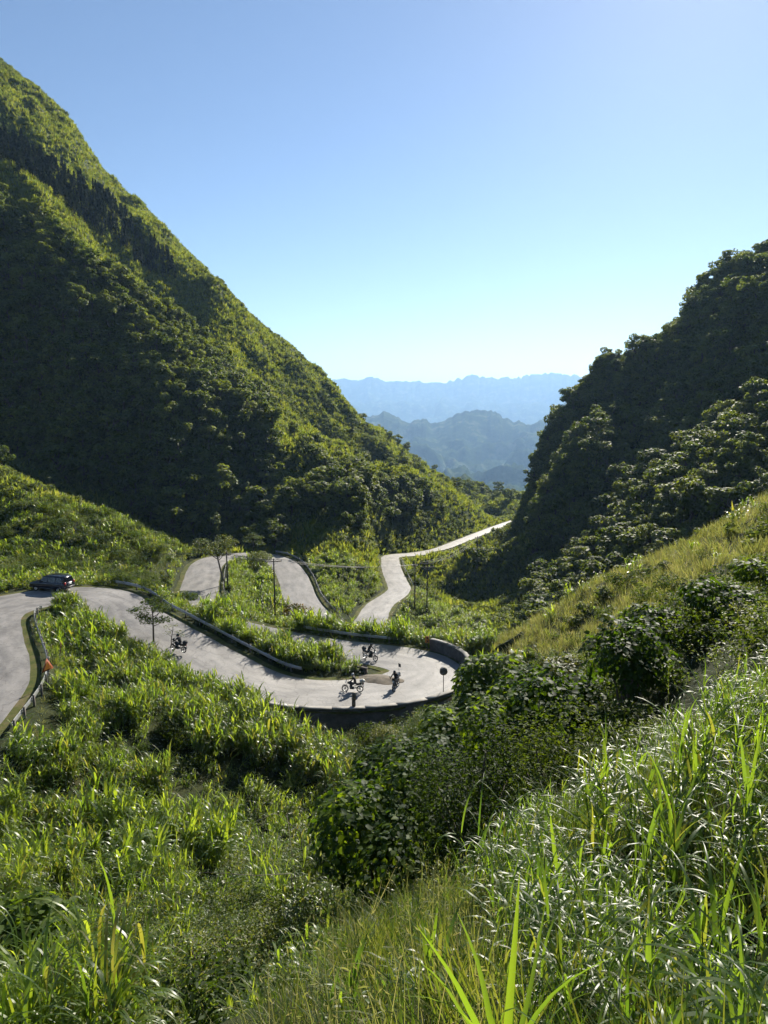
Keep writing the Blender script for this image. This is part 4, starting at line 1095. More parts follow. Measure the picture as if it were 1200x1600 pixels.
def wire(a, b, sag, label, r=0.022):
    a = np.array(a); b = np.array(b); t = np.linspace(0, 1, 24)[:, None]
    pts = a + (b - a) * t; pts[:, 2] -= 4 * sag * (t * (1 - t))[:, 0]
    V, F = tube(pts - a, np.full(24, r), 4)
    o = link('power_line', mesh_np('power_line', V, F, M_wire), None, tuple(a)); tag(o, label, 'wire', 'power lines strung between the poles')
for k in range(3):
    wire(pF[2][k], pA[2][k], 1.2, 'thin power line crossing the left bank to the pole by the umbrella tree')
    wire(pA[2][k], pB[2][k], 0.4, 'thin power line between the two poles on the middle bends')
    wire(pB[2][k], pC[2][k], 0.8, 'thin power line from the tall pole to the pair of poles')
    wire(pD[2][k], pE[2][k], 1.2, 'thin power line from the pair of poles to the distant pole')

# ------------------------------------------------------------------ the car
M_paint = plain('dark_navy_paint', (0.010, 0.012, 0.022), 0.28, 0.2, var=0.05, coat=0.6)
M_glass = plain('tinted_glass', (0.008, 0.010, 0.014), 0.08, 0.0, 0.6, var=0.02)
M_black = plain('black_rubber', (0.012, 0.012, 0.012), 0.8, var=0.2)
M_plastic = plain('black_trim', (0.02, 0.02, 0.022), 0.5)
M_chrome = plain('bright_metal', (0.6, 0.6, 0.6), 0.25, 1.0, var=0.05)
M_lampw = plain('clear_lamp', (0.7, 0.7, 0.68), 0.15)
M_lampr = plain('red_lamp', (0.28, 0.012, 0.01), 0.25)
def build_car(loc, yaw):
    r = empty('parked_car', loc, (0, 0, yaw)); tag(r, 'dark navy sport utility car on the road at the left bend', 'car')
    hwid = 0.92
    # body: loft of side outlines (x from rear -2.35 to front 2.35)
    xs = np.array([-2.36, -2.30, -2.05, -1.6, -1.0, -0.3, 0.4, 0.95, 1.3, 1.8, 2.15, 2.33, 2.38])
    zb = np.array([0.50, 0.36, 0.30, 0.30, 0.30, 0.30, 0.30, 0.30, 0.30, 0.30, 0.30, 0.36, 0.48])
    zt = np.array([0.92, 1.02, 1.07, 1.08, 1.08, 1.07, 1.06, 1.05, 1.05, 1.01, 0.94, 0.86, 0.76])
    wd = np.array([0.80, 0.88, 0.92, 0.93, 0.93, 0.93, 0.93, 0.93, 0.92, 0.90, 0.85, 0.78, 0.70])
    rings = []
    for x, b0, t0, w0 in zip(xs, zb, zt, wd):
        hh = t0 - b0
        rings.append([(x, -w0 * 0.90, b0), (x, -w0, b0 + 0.14 * hh), (x, -w0 * 1.0, b0 + 0.62 * hh), (x, -w0 * 0.965, b0 + 0.86 * hh), (x, -w0 * 0.90, t0), (x, 0, t0 + 0.02), (x, w0 * 0.90, t0), (x, w0 * 0.965, b0 + 0.86 * hh), (x, w0, b0 + 0.62 * hh), (x, w0, b0 + 0.14 * hh), (x, w0 * 0.90, b0)])
    R = np.array(rings); n, k_ = R.shape[:2]; ids = np.arange(n * k_).reshape(n, k_); nx_ = np.roll(ids, -1, 1)
    F = np.concatenate([np.stack([ids[:-1], nx_[:-1], nx_[1:]], -1).reshape(-1, 3), np.stack([ids[:-1], nx_[1:], ids[1:]], -1).reshape(-1, 3)])
    cap = [(0, j + 1, j) for j in range(1, k_ - 1)] + [(ids[-1, 0], ids[-1, j], ids[-1, j + 1]) for j in range(1, k_ - 1)]
    body = part('body', (R.reshape(-1, 3), np.concatenate([F, np.array(cap)])), M_paint, r, True)
    # cabin shell
    def cab(pts, w0, w1):
        return [(x, s * (w0 + (w1 - w0) * (z - 1.05) / 0.7), z) for s in (-1, 1) for x, z in pts]
    side = [(-2.26, 1.05), (-2.08, 1.60), (-1.85, 1.73), (-0.2, 1.77), (0.35, 1.70), (1.22, 1.05)]
    V = np.array(cab(side, 0.84, 0.66)); m6 = len(side)
    F = [(i, (i + 1) % m6, m6 + (i + 1) % m6) for i in range(m6)] + [(i, m6 + (i + 1) % m6, m6 + i) for i in range(m6)] + [(0, j, j + 1) for j in range(1, m6 - 1)] + [(m6, m6 + j + 1, m6 + j) for j in range(1, m6 - 1)]
    part('cabin', (V, np.array(F)), M_paint, r)
    def pane(nm, quad, parent, mat=M_glass, push=(0, 0, 0)):
        V = np.array(quad) + np.array(push); part(nm, (V, np.array([(0, 1, 2), (0, 2, 3)])), mat, parent)
    yat = lambda z: 0.84 - 0.18 * (z - 1.05) / 0.7 + 0.008
    for s in (-1, 1):
        for a, b_, c_, d_ in ((-2.02, -1.22, -1.25, -1.85), (-1.12, -0.22, -0.22, -1.15), (-0.12, 0.98, 0.36, -0.12)):
            pane('window', [(a, s * yat(1.12), 1.12), (b_, s * yat(1.12), 1.12), (c_, s * yat(1.62), 1.62), (d_, s * yat(1.62), 1.62)], r)
        part('window_trim', tube([(-2.1, s * (yat(1.09) + 0.006), 1.09), (1.1, s * (yat(1.09) + 0.006), 1.09)], [0.014, 0.014], 4), M_chrome, r)
        part('roof_rail', tube([(-1.8, s * 0.6, 1.77), (-1.7, s * 0.6, 1.82), (0.1, s * 0.6, 1.84), (0.2, s * 0.6, 1.79)], [0.02] * 4, 6), M_chrome, r)
        part('mirror', [box((0.75, s * 1.0, 1.16), (0.16, 0.2, 0.15))], M_paint, r)
        part('headlight', [box((2.24, s * 0.62, 0.80), (0.16, 0.28, 0.13))], M_lampw, r)
        part('tail_light', [box((-2.30, s * 0.72, 0.98), (0.12, 0.22, 0.30))], M_lampr, r)
        [part('door_handle', box((hx_, s * 0.935, 0.93), (0.18, 0.03, 0.03)), M_chrome, r) for hx_ in (-0.85, 0.1)]
        part('sill_trim', [box((0, s * 0.915, 0.36), (2.3, 0.05, 0.12))], M_plastic, r)
        for x in (-1.42, 1.45):
            w_ = empty('wheel', (x, s * 0.80, 0.36)); w_.parent = r
            part('tyre', lathe_y([(0.24, -0.11), (0.33, -0.12), (0.365, -0.09), (0.37, 0), (0.365, 0.09), (0.33, 0.12), (0.24, 0.11)], (0, 0, 0), 24), M_black, w_, True)
            part('rim', [lathe_y([(0.25, s * 0.085), (0.2, s * 0.07), (0.06, s * 0.10), (0.0, s * 0.11)], (0, 0, 0), 20)] + [box((0.12 * math.cos(t), s * 0.1, 0.12 * math.sin(t)), (0.05, 0.03, 0.05)) for t in np.arange(5) * 1.2566], M_chrome, w_)
            part('wheel_arch', sweep(np.array([[x + 0.42 * math.cos(t), s * 0.90, 0.36 + 0.42 * math.sin(t)] for t in np.linspace(0.1, 3.04, 12)]), np.array([[0, s * 1.0]] * 12), [(0, -0.03), (0, 0.03), (0.04, 0.03), (0.04, -0.03)]), M_plastic, r)
    pane('windscreen', [(1.20, -0.80, 1.08), (1.20, 0.80, 1.08), (0.40, 0.66, 1.68), (0.40, -0.66, 1.68)], r, push=(0.02, 0, 0.012))
    pane('rear_window', [(-2.24, 0.76, 1.15), (-2.24, -0.76, 1.15), (-2.10, -0.66, 1.58), (-2.10, 0.66, 1.58)], r, push=(-0.02, 0, 0.008))
    part('grille', [box((2.36, 0, 0.70), (0.05, 0.9, 0.16))] + [box((2.39, 0, 0.66 + 0.06 * i), (0.03, 0.86, 0.018)) for i in range(3)], M_plastic, r)
    part('front_bumper', [box((2.30, 0, 0.42), (0.2, 1.5, 0.16))], M_plastic, r)
    part('rear_bumper', [box((-2.30, 0, 0.48), (0.2, 1.6, 0.18))], M_plastic, r)
    part('number_plate', [box((-2.375, 0, 0.86), (0.02, 0.5, 0.14))], M_lampw, r)
ci_ = ridx(80, 925)
cp = np.array(Q(82, 921, road_c[ci_, 2] + 0.05))
build_car((cp[0], cp[1], road_c[ridx(82, 921), 2] + 0.04), math.radians(180 - 14))

# ------------------------------------------------------------------ motorcycles and riders
M_mblack = plain('black_motorcycle_paint', (0.012, 0.012, 0.013), 0.35, 0.0, coat=0.3)
M_mgrey = plain('dark_engine_metal', (0.10, 0.10, 0.10), 0.45, 0.8)
M_jacket = plain('black_jacket_cloth', (0.014, 0.015, 0.018), 0.85, var=0.3)
M_jeans = plain('dark_trouser_cloth', (0.022, 0.024, 0.03), 0.9, var=0.3)
M_skin = plain('skin', (0.36, 0.22, 0.15), 0.6)
M_bagw = plain('pale_bag_cloth', (0.55, 0.54, 0.5), 0.8)
M_bagd = plain('dark_bag_cloth', (0.05, 0.05, 0.05), 0.9)
M_hel = plain('black_helmet', (0.012, 0.012, 0.014), 0.2, coat=0.5)
M_helg = plain('grey_helmet', (0.35, 0.35, 0.36), 0.25, coat=0.5)
def build_moto(loc, yaw, lean, label, bag=None, flag=False, steer=0.0):
    r = empty('motorcycle', loc, (lean, 0, yaw)); tag(r, label, 'motorcycle', 'motorcycles riding through the hairpin')
    for x, nm in ((0.70, 'front_wheel'), (-0.68, 'rear_wheel')):
        w_ = empty(nm, (x, 0, 0.32)); w_.parent = r
        part('tyre', lathe_y([(0.24, -0.045), (0.30, -0.055), (0.325, 0), (0.30, 0.055), (0.24, 0.045), (0.24, -0.045)], (0, 0, 0), 26), M_black, w_, True)
        part('rim', [lathe_y([(0.24, -0.03), (0.225, -0.02), (0.225, 0.02), (0.24, 0.03)], (0, 0, 0), 26)] + [tube([(0, 0, 0), (0.23 * math.cos(t), 0, 0.23 * math.sin(t))], [0.012, 0.009], 4) for t in np.arange(10) * 0.628], M_chrome, w_)
        part('hub', lathe_y([(0.0, -0.07), (0.06, -0.06), (0.06, 0.06), (0.0, 0.07)], (0, 0, 0), 12), M_mgrey, w_)
    part('fork', [tube([(0.70, s * 0.085, 0.32), (0.42, s * 0.085, 1.0)], [0.028, 0.024], 6) for s in (-1, 1)], M_mgrey, r)
    part('front_mudguard', sweep(np.array([[0.70 + 0.36 * math.cos(t), 0, 0.32 + 0.36 * math.sin(t)] for t in np.linspace(0.5, 2.4, 9)]), np.array([[0, 1.0]] * 9), [(-0.06, 0), (-0.05, 0.02), (0.05, 0.02), (0.06, 0)]), M_mblack, r)
    part('rear_mudguard', sweep(np.array([[-0.68 + 0.37 * math.cos(t), 0, 0.34 + 0.37 * math.sin(t)] for t in np.linspace(0.9, 2.9, 9)]), np.array([[0, 1.0]] * 9), [(-0.07, 0), (-0.06, 0.02), (0.06, 0.02), (0.07, 0)]), M_mblack, r)
    part('frame', [tube([(0.40, 0, 0.92), (0.30, 0, 0.45), (-0.18, 0, 0.34), (-0.28, 0, 0.62), (0.40, 0, 0.86)], [0.025] * 5, 6), tube([(-0.28, 0, 0.62), (-0.85, 0, 0.80)], [0.022, 0.018], 6)], M_mgrey, r)
    part('swing_arm', [tube([(-0.2, s * 0.09, 0.42), (-0.68, s * 0.09, 0.32)], [0.026, 0.022], 6) for s in (-1, 1)], M_mgrey, r)
    part('engine', [box((0.05, 0, 0.44), (0.40, 0.28, 0.26)), box((0.14, 0, 0.62), (0.2, 0.2, 0.2))] + [box((0.14, 0, 0.56 + 0.045 * i), (0.25, 0.25, 0.015)) for i in range(4)], M_mgrey, r)
    part('exhaust', [tube([(0.2, -0.12, 0.45), (0.1, -0.16, 0.30), (-0.3, -0.17, 0.32)], [0.022] * 3, 6), tube([(-0.3, -0.17, 0.34), (-0.85, -0.18, 0.46)], [0.05, 0.055], 8)], M_chrome, r)
    def ell(c, s, k1=14, k2=9):
        V = []; 
        for i in range(k2):
            p = -math.pi / 2 + math.pi * i / (k2 - 1)
            for j in range(k1):
                t = 2 * math.pi * j / k1; V.append((c[0] + s[0] * math.cos(p) * math.cos(t), c[1] + s[1] * math.cos(p) * math.sin(t), c[2] + s[2] * math.sin(p)))
        ids = np.arange(k1 * k2).reshape(k2, k1); nx_ = np.roll(ids, -1, 1)
        return np.array(V), np.concatenate([np.stack([ids[:-1], nx_[:-1], nx_[1:]], -1).reshape(-1, 3), np.stack([ids[:-1], nx_[1:], ids[1:]], -1).reshape(-1, 3)])
    part('tank', ell((0.17, 0, 0.86), (0.31, 0.16, 0.15)), M_mblack, r, True)
    part('seat', [ell((-0.38, 0, 0.83), (0.46, 0.14, 0.07)), box((-0.55, 0, 0.76), (0.5, 0.2, 0.1))], M_plastic, r, True)
    part('tail', [box((-0.93, 0, 0.80), (0.16, 0.16, 0.12)), box((-1.0, 0, 0.62), (0.03, 0.14, 0.16))], M_mblack, r)
    part('tail_light', box((-1.02, 0, 0.80), (0.03, 0.12, 0.07)), M_lampr, r)
    part('headlight', lathe_y([(0.0, -0.02), (0.09, 0.0), (0.09, 0.08), (0.0, 0.1)], (0, 0, 0), 14), M_lampw, r).matrix_local = Matrix.Translation((0.58, 0, 0.93)) @ Matrix.Rotation(math.radians(-90), 4, 'Z')
    part('handlebar', [tube([(0.28, -0.40, 1.06), (0.36, -0.2, 1.08), (0.40, 0, 1.02), (0.36, 0.2, 1.08), (0.28, 0.40, 1.06)], [0.016] * 5, 6)], M_mgrey, r)
    for s in (-1, 1):
        part('mirror', [tube([(0.34, s * 0.28, 1.08), (0.38, s * 0.36, 1.27)], [0.008, 0.008], 4), box((0.38, s * 0.38, 1.30), (0.02, 0.12, 0.08))], M_mblack, r)
    part('footrest', [tube([(-0.05, -0.26, 0.33), (-0.05, 0.26, 0.33)], [0.014, 0.014], 6)], M_mgrey, r)
    part('windscreen', [box((0.56, 0, 1.12), (0.03, 0.26, 0.22))], M_glass, r)
    part('rear_rack', [box((-0.85, 0, 0.90), (0.4, 0.24, 0.025))], M_mgrey, r)
    if bag:
        bg_ = empty('luggage_bag', (0, 0, 0)); bg_.parent = r
        part('bag_body', [ell((-0.90, 0, 1.08), (0.27, 0.25, 0.19))], bag, bg_, True)
        part('strap', [box((-0.90, 0, 1.08), (0.05, 0.515, 0.39))], M_bagd, bg_)
    if flag:
        fl = empty('pennant', (0, 0, 0)); fl.parent = r
        part('staff', tube([(-0.95, 0.12, 0.8), (-1.0, 0.12, 2.15)], [0.012, 0.008], 5), M_plastic, fl)
        V = np.array([(-1.0, 0.12, 2.14), (-1.0, 0.12, 1.78), (-1.12, 0.28, 1.66), (-1.14, 0.30, 1.98)]); V = np.concatenate([V, V + np.array([0.004, 0.004, 0])])
        part('cloth', (V, np.array([(0, 1, 2), (0, 2, 3), (4, 6, 5), (4, 7, 6)])), M_jacket, fl)
    return r
def build_rider(moto, label, helmet_mat, looks=0.0):
    """one skinned body seated on the motorcycle, feet on the rests and hands round the grips"""
    loc = moto.location.copy(); rot = moto.rotation_euler.copy()
    r = empty('person', loc, rot); tag(r, label, 'person', 'riders on the motorcycles')
    J = {'pel': (-0.30, 0, 0.93, .135), 'sp': (-0.24, 0, 1.12, .135), 'ch': (-0.13, 0, 1.32, .15), 'nk': (-0.06, 0, 1.50, .065), 'hd': (-0.02, 0, 1.62, .09)}
    E = [('pel', 'sp'), ('sp', 'ch'), ('ch', 'nk'), ('nk', 'hd')]
    for s, t in ((1, 'l'), (-1, 'r')):
        J.update({'hp' + t: (-0.26, s * 0.12, 0.92, .10), 'kn' + t: (0.14, s * 0.22, 0.80, .072), 'an' + t: (-0.06, s * 0.20, 0.42, .048), 'to' + t: (0.10, s * 0.22, 0.36, .038),
                  'sh' + t: (-0.10, s * 0.19, 1.42, .072), 'el' + t: (0.06, s * 0.34, 1.20, .05), 'wr' + t: (0.25, s * 0.37, 1.11, .034), 'pa' + t: (0.29, s * 0.37, 1.095, .038)})
        E += [('pel', 'hp' + t), ('hp' + t, 'kn' + t), ('kn' + t, 'an' + t), ('an' + t, 'to' + t), ('ch', 'sh' + t), ('sh' + t, 'el' + t), ('el' + t, 'wr' + t), ('wr' + t, 'pa' + t)]
        for fi2, (dy, ln) in enumerate(((-0.036, .9), (-0.012, 1.0), (0.012, .95), (0.034, .8))):     # fingers curl over the grip
            a, b_ = 'f%d%sa' % (fi2, t), 'f%d%sb' % (fi2, t)
            J[a] = (0.325 * 1.0 + 0.01 * ln, s * (0.37 + dy), 1.085, .011); J[b_] = (0.318, s * (0.37 + dy), 1.045, .009)
            E += [('pa' + t, a), (a, b_)]
        J['t%s' % t] = (0.27, s * 0.325, 1.055, .011); E += [('pa' + t, 't%s' % t)]
    keys = list(J); me = bpy.data.meshes.new('rider_skeleton')
    me.from_pydata([J[k][:3] for k in keys], [(keys.index(a), keys.index(b_)) for a, b_ in E], [])
    tmp = bpy.data.objects.new('rider_skeleton', me); COL.objects.link(tmp)
    md = tmp.modifiers.new('skin', 'SKIN'); md.use_smooth_shade = True
    for i, k in enumerate(keys): me.skin_vertices[0].data[i].radius = (J[k][3], J[k][3])
    me.skin_vertices[0].data[0].use_root = True
    sb = tmp.modifiers.new('sub', 'SUBSURF'); sb.levels = 1; sb.render_levels = 1
    dg = bpy.context.evaluated_depsgraph_get()
    bme = bpy.data.meshes.new_from_object(tmp.evaluated_get(dg)); bpy.data.objects.remove(tmp)
    for m_ in (M_jacket, M_jeans, M_skin, M_black): bme.materials.append(m_)
    n = len(bme.polygons); cen_ = np.empty(n * 3); bme.polygons.foreach_get('center', cen_); cen_ = cen_.reshape(-1, 3)
    mi = np.zeros(n, int); mi[cen_[:, 2] < 0.99] = 1; mi[(cen_[:, 2] > 1.50)] = 2; mi[cen_[:, 2] < 0.47] = 3; mi[(cen_[:, 0] > 0.23) & (cen_[:, 2] > 1.0)] = 3
    bme.polygons.foreach_set('material_index', mi); bme.polygons.foreach_set('use_smooth', np.ones(n, bool))
    link('body', bme, r)
    hd = empty('helmet', (-0.01, 0, 1.66), (0, 0, looks)); hd.parent = r
    V = []; k1, k2 = 18, 10
    for i in range(k2):
        p = -1.0 + (math.pi / 2 + 1.0) * i / (k2 - 1)
        for j in range(k1):
            t = 2 * math.pi * j / k1; V.append((0.145 * math.cos(p) * math.cos(t), 0.125 * math.cos(p) * math.sin(t), 0.14 * math.sin(p)))
    ids = np.arange(k1 * k2).reshape(k2, k1); nx_ = np.roll(ids, -1, 1)
    part('shell', (np.array(V), np.concatenate([np.stack([ids[:-1], nx_[:-1], nx_[1:]], -1).reshape(-1, 3), np.stack([ids[:-1], nx_[1:], ids[1:]], -1).reshape(-1, 3)])), helmet_mat, hd, True)
    part('visor', sweep(np.array([[0.152 * math.cos(t), 0.132 * math.sin(t), -0.01] for t in np.linspace(-1.0, 1.0, 9)]), np.array([[math.cos(t), math.sin(t)] for t in np.linspace(-1.0, 1.0, 9)]), [(0, -0.035), (0, 0.045), (0.006, 0.045), (0.006, -0.035)]), M_glass, hd)
    part('chin_bar', sweep(np.array([[0.155 * math.cos(t), 0.128 * math.sin(t), -0.085] for t in np.linspace(-1.1, 1.1, 9)]), np.array([[math.cos(t), math.sin(t)] for t in np.linspace(-1.1, 1.1, 9)]), [(-0.02, -0.03), (-0.02, 0.03), (0.01, 0.03), (0.01, -0.03)]), helmet_mat, hd)
    return r
def on_road(u, v):
    i = ridx(u, v)
    for _ in range(3):
        q = Q(u, v, road_c[i, 2] + 0.03); i = int(np.argmin((road_c[:, 0] - q[0]) ** 2 + (road_c[:, 1] - q[1]) ** 2))
    return (q[0], q[1], q[2] - 0.01)
mA = build_moto(on_road(551, 1081), math.radians(176), 0.05, 'black motorcycle with a pale bag on its rack, side on at the hairpin', M_bagw)
build_rider(mA, 'rider in black on the side on motorcycle with the pale bag', M_helg, 0.1)
mB = build_moto(on_road(578, 1031), math.radians(-38), -0.12, 'black motorcycle leaning into the far arm of the hairpin', M_bagd)
build_rider(mB, 'rider in black on the motorcycle at the far arm of the hairpin', M_hel)
mC = build_moto(on_road(619, 1076), math.radians(-108), 0.10, 'black motorcycle coming head on through the hairpin with a small pennant', M_bagw, True)
build_rider(mC, 'rider in black coming head on under a small pennant', M_hel)
mD = build_moto(on_road(279, 1018), math.radians(152), 0.0, 'motorcycle climbing the straight road, half hidden by a young tree', M_bagd)
build_rider(mD, 'rider in dark clothes climbing the straight road behind the young tree', M_hel)
# ------------------------------------------------------------------ shrubs, young trees and near plants that stand out
def broad_leaves(C, N, T, size, rng):
    """large heart shaped leaves: centre line sunk, tip along T; 6 rim verts + fold"""
    n = len(C); N = unit(N); T = unit(T - N * (T * N).sum(1, keepdims=True)); S = np.cross(N, T)
    L = (size * (0.6 + 0.7 * rng.random(n)))[:, None]
    def q(t, s, h): return C + T * L * t + S * L * s + N * L * h
    V = np.stack([q(0, 0, 0), q(0.1, 0.34, 0.06), q(0.5, 0.36, 0.05), q(1.0, 0, -0.12), q(0.5, -0.36, 0.05), q(0.1, -0.34, 0.06), q(0.5, 0, -0.02)], 1).reshape(-1, 3)
    i = np.arange(n)[:, None] * 7
    F = np.concatenate([i + np.array([t]) for t in ((0, 1, 6), (1, 2, 6), (2, 3, 6), (3, 4, 6), (4, 5, 6), (5, 0, 6))])
    return V, F
M_vine = leaf_mat('large_vine_leaf', [(0.016, 0.034, 0.007), (0.024, 0.046, 0.008), (0.035, 0.06, 0.010), (0.055, 0.085, 0.014)], (5.2, 4.8, 0.7), 0.38, 0.55, 0.11)
M_lightb = leaf_mat('light_bush_leaf', [(0.05, 0.075, 0.014), (0.07, 0.095, 0.018), (0.09, 0.11, 0.022), (0.11, 0.115, 0.03)], (2.6, 2.5, 0.8), 0.4, 0.5, 0.3)
M_redb = leaf_mat('reddish_leaf', [(0.06, 0.07, 0.018), (0.10, 0.075, 0.02), (0.13, 0.08, 0.025), (0.07, 0.085, 0.02)], (2.4, 2.0, 0.8), 0.4, 0.5, 0.3)
def big_shrub(loc, r, h, nleaf, ls, mat, label, name='shrub', kind='broad', nl=9, seed=0, cat='shrub', group=None, low=0.12):
    rng = np.random.default_rng(seed + 900)
    root = empty(name, (loc[0], loc[1], loc[2] - 0.1)); tag(root, label, cat, group)
    lobes = []; st = []
    for i in range(nl):
        a = i * 2.4 + rng.random() * 0.8; q = r * 0.68 * math.sqrt((i + 0.5) / nl)
        zc = h * (low + 0.18 + (0.66 - low) * (1 - (q / r) ** 2) * (0.6 + 0.4 * rng.random()))
        rl = r * (0.30 + 0.16 * rng.random())
        c = (q * math.cos(a), q * math.sin(a), zc); lobes.append((*c, rl, rl, h * (0.16 + 0.12 * rng.random())))
        st.append(np.array([[0, 0, -0.3], [c[0] * 0.35, c[1] * 0.35, c[2] * 0.6], c]))
    p, d = crown_pts(lobes, nleaf, rng, 0.5)
    if kind == 'broad':
        N = unit(d * 0.8 + np.array([0, 0, 0.75]) + rng.normal(size=d.shape) * 0.38)
        T = d + np.array([0, 0, -0.7]) + rng.normal(size=d.shape) * 0.3
        lv = broad_leaves(p, N, T, ls, rng)
    else:
        N = unit(d * 0.6 + np.array([0, 0, 0.8]) + rng.normal(size=d.shape) * 0.5)
        lv = leaf_quads(p, N, ls, rng, 0.5)
    link('crown', mesh_np('crown', *lv, mat), root)
    for s in st: part('stem', tube(s, np.array([0.014, 0.010, 0.004]) * h, 5), M_bark, root)
    return root
def at_sight(u, v, rmin=3.0):
    p = sight(u, v, rmin); return p
# (u, v of the foot), radius, height, leaves, leaf size, kind, material, label
SH = [
 ((600, 1440), 3.0, 5.4, 4600, 0.20, 'broad', M_vine, 'tall dark shrub with broad leaves, left part of the central thicket'),
 ((735, 1450, 19), 2.6, 5.6, 7000, 0.12, 'small', M_dark, 'dense twiggy bush with small pale edged leaves in the middle of the thicket'),
 ((860, 1370, 18), 2.2, 4.2, 5000, 0.12, 'small', M_dark, 'dark bush at the right end of the central thicket, behind the tall grass'),
 ((665, 1400, 24), 2.6, 5.6, 4200, 0.20, 'broad', M_vine, 'darkest shrub deep in the central thicket, between two lighter bushes'),
 ((800, 1300, 25), 2.6, 4.6, 4000, 0.22, 'broad', M_vine, 'dark broad leaved shrub at the back of the central thicket'),
 ((560, 1330, 31), 2.2, 3.2, 2600, 0.22, 'broad', M_vine, 'leafy shrub at the upper left corner of the central thicket'),
 ((610, 1250), 3.2, 3.4, 2600, 0.34, 'broad', M_vine, 'shrub with large drooping leaves below the hairpin wall'),
 ((720, 1235), 3.2, 4.9, 3200, 0.36, 'broad', M_vine, 'large leaved shrub reaching up in front of the traffic mirror'),
 ((770, 1175), 3.5, 6.2, 4000, 0.34, 'broad', M_vine, 'large leaved shrub at the right end of the hairpin, hiding the bend'),
 ((880, 1180), 2.7, 3.6, 2400, 0.24, 'broad', M_vine, 'dark leafy shrub right of the hairpin, above the tall grass'),
 ((975, 1125), 1.7, 3.8, 2400, 0.18, 'broad', M_vine, 'dark vine covered column standing between the shrubs and the pale slope'),
 ((880, 1065), 2.2, 1.9, 2000, 0.22, 'broad', M_lightb, 'lighter leafy shrub at the foot of the pale slope'),
 ((1035, 1020), 1.9, 1.9, 2000, 0.20, 'broad', M_vine, 'vine covered shrub in the middle of the right bank'),
 ((1130, 975), 1.9, 1.7, 2000, 0.19, 'broad', M_vine, 'broad dark shrub on the right bank below the straw coloured grass'),
 ((1195, 925), 1.6, 1.5, 1700, 0.18, 'broad', M_vine, 'dark leafy shrub cut by the right edge of the picture'),
 ((1010, 1200), 1.2, 1.4, 2200, 0.10, 'small', M_lightb, 'light green bush just behind the tall near grass'),
 ((480, 1165), 1.4, 1.5, 1500, 0.12, 'small', M_redb, 'small brownish bush at the left end of the hairpin wall'),
 ((600, 1165), 1.6, 1.7, 1800, 0.14, 'small', M_lightb, 'pale green bush leaning on the middle of the hairpin wall'),
 ((540, 1210), 1.7, 1.8, 2200, 0.12, 'small', M_lightb, 'brownish green bush at the foot of the hairpin wall'),
 ((40, 1500), 1.5, 2.2, 900, 0.26, 'broad', M_vine, 'dark large leaved plant at the lower left edge'),
 ((450, 1530), 1.7, 2.6, 2600, 0.10, 'small', M_lightb, 'thin leaved weedy bush at the bottom, left of the dry bank'),
 ((330, 1570), 1.6, 2.2, 2400, 0.10, 'small', M_lightb, 'weedy light green bush near the bottom left'),
 ((285, 948), 2.3, 2.4, 2400, 0.22, 'small', M_dark, 'round dark bush beside the long guard rail behind the young tree'),
 ((405, 888), 3.2, 3.4, 2400, 0.28, 'small', M_lightb, 'bushy mound between the two middle road bends'),
 ((462, 975), 3.0, 3.4, 2200, 0.28, 'broad', M_redb, 'reddish tinged shrub in front of the middle road bend'),
 ((240, 870), 2.6, 2.4, 1800, 0.28, 'small', M_tree, 'rounded bush on the right shoulder of the left bank'),
 ((120, 850), 2.2, 1.9, 1600, 0.26, 'small', M_lightb, 'light bush on the left bank above the car'),
 ((40, 800), 2.8, 2.4, 1800, 0.28, 'small', M_tree, 'bush near the top of the left bank at the edge of the picture'),
 ((20, 912), 2.0, 2.0, 1600, 0.22, 'small', M_dark, 'dark hollow bush at the roadside left of the car'),
]
for i, (uv, r_, h_, n_, ls_, kd, mt, lb) in enumerate(SH):
    p = at_sight(*uv) if len(uv) == 2 else (lambda q: (q[0], q[1], gz(q[0], q[1])))(P(*uv))
    big_shrub(p, r_, h_, n_, ls_, mt, lb, kind=kd, seed=i, name='shrub')

def young_tree(u, v, h, spread, label, layers, lsz, mat, lean=(0, 0), seed=0, nleaf=900, name='young_tree', zlo=0.55):
    rng = np.random.default_rng(seed + 70); b = at_sight(u, v)
    r = empty(name, (b[0], b[1], b[2] - 0.1)); tag(r, label, 'tree')
    top = np.array([lean[0], lean[1], h * 0.86])
    tp = np.array([[0, 0, -0.2], top * 0.35 + rng.normal(size=3) * 0.06, top * 0.7, top])
    part('trunk', tube(tp, np.array([0.022, 0.017, 0.012, 0.005]) * h, 7), M_bark, r)
    lob = []
    for k in range(layers):
        a = k * 2.4 + rng.random(); f = zlo + (1 - zlo) * k / max(1, layers - 1)
        q = spread * (0.35 + 0.5 * rng.random()) * (1.0 - 0.35 * (k == layers - 1))
        c = tp[2] * 0 + top * f + np.array([q * math.cos(a), q * math.sin(a), 0.10 * h * rng.random()])
        st = top * (f * 0.8)
        part('branch', tube(np.stack([st, (st + c) / 2 + np.array([0, 0, -0.03 * h]), c]), np.array([0.009, 0.006, 0.003]) * h, 5), M_bark, r)
        lob.append((*c, spread * 0.42, spread * 0.42, h * 0.07))
    p, d = crown_pts(lob, nleaf, rng, 0.2)
    N = unit(np.array([0, 0, 1.0]) + rng.normal(size=d.shape) * 0.35)
    link('crown', mesh_np('crown', *leaf_quads(p, N, lsz, rng, 0.5), mat), r)
young_tree(240, 1005, 4.8, 2.3, 'slender young tree with flat leaf layers in front of the sloping road', 9, 0.24, M_dark, (0.1, 0), 1, 1700)
young_tree(268, 1012, 2.6, 1.2, 'thin pale sapling beside the climbing motorcycle', 5, 0.14, M_lightb, (0.2, 0), 2, 260)
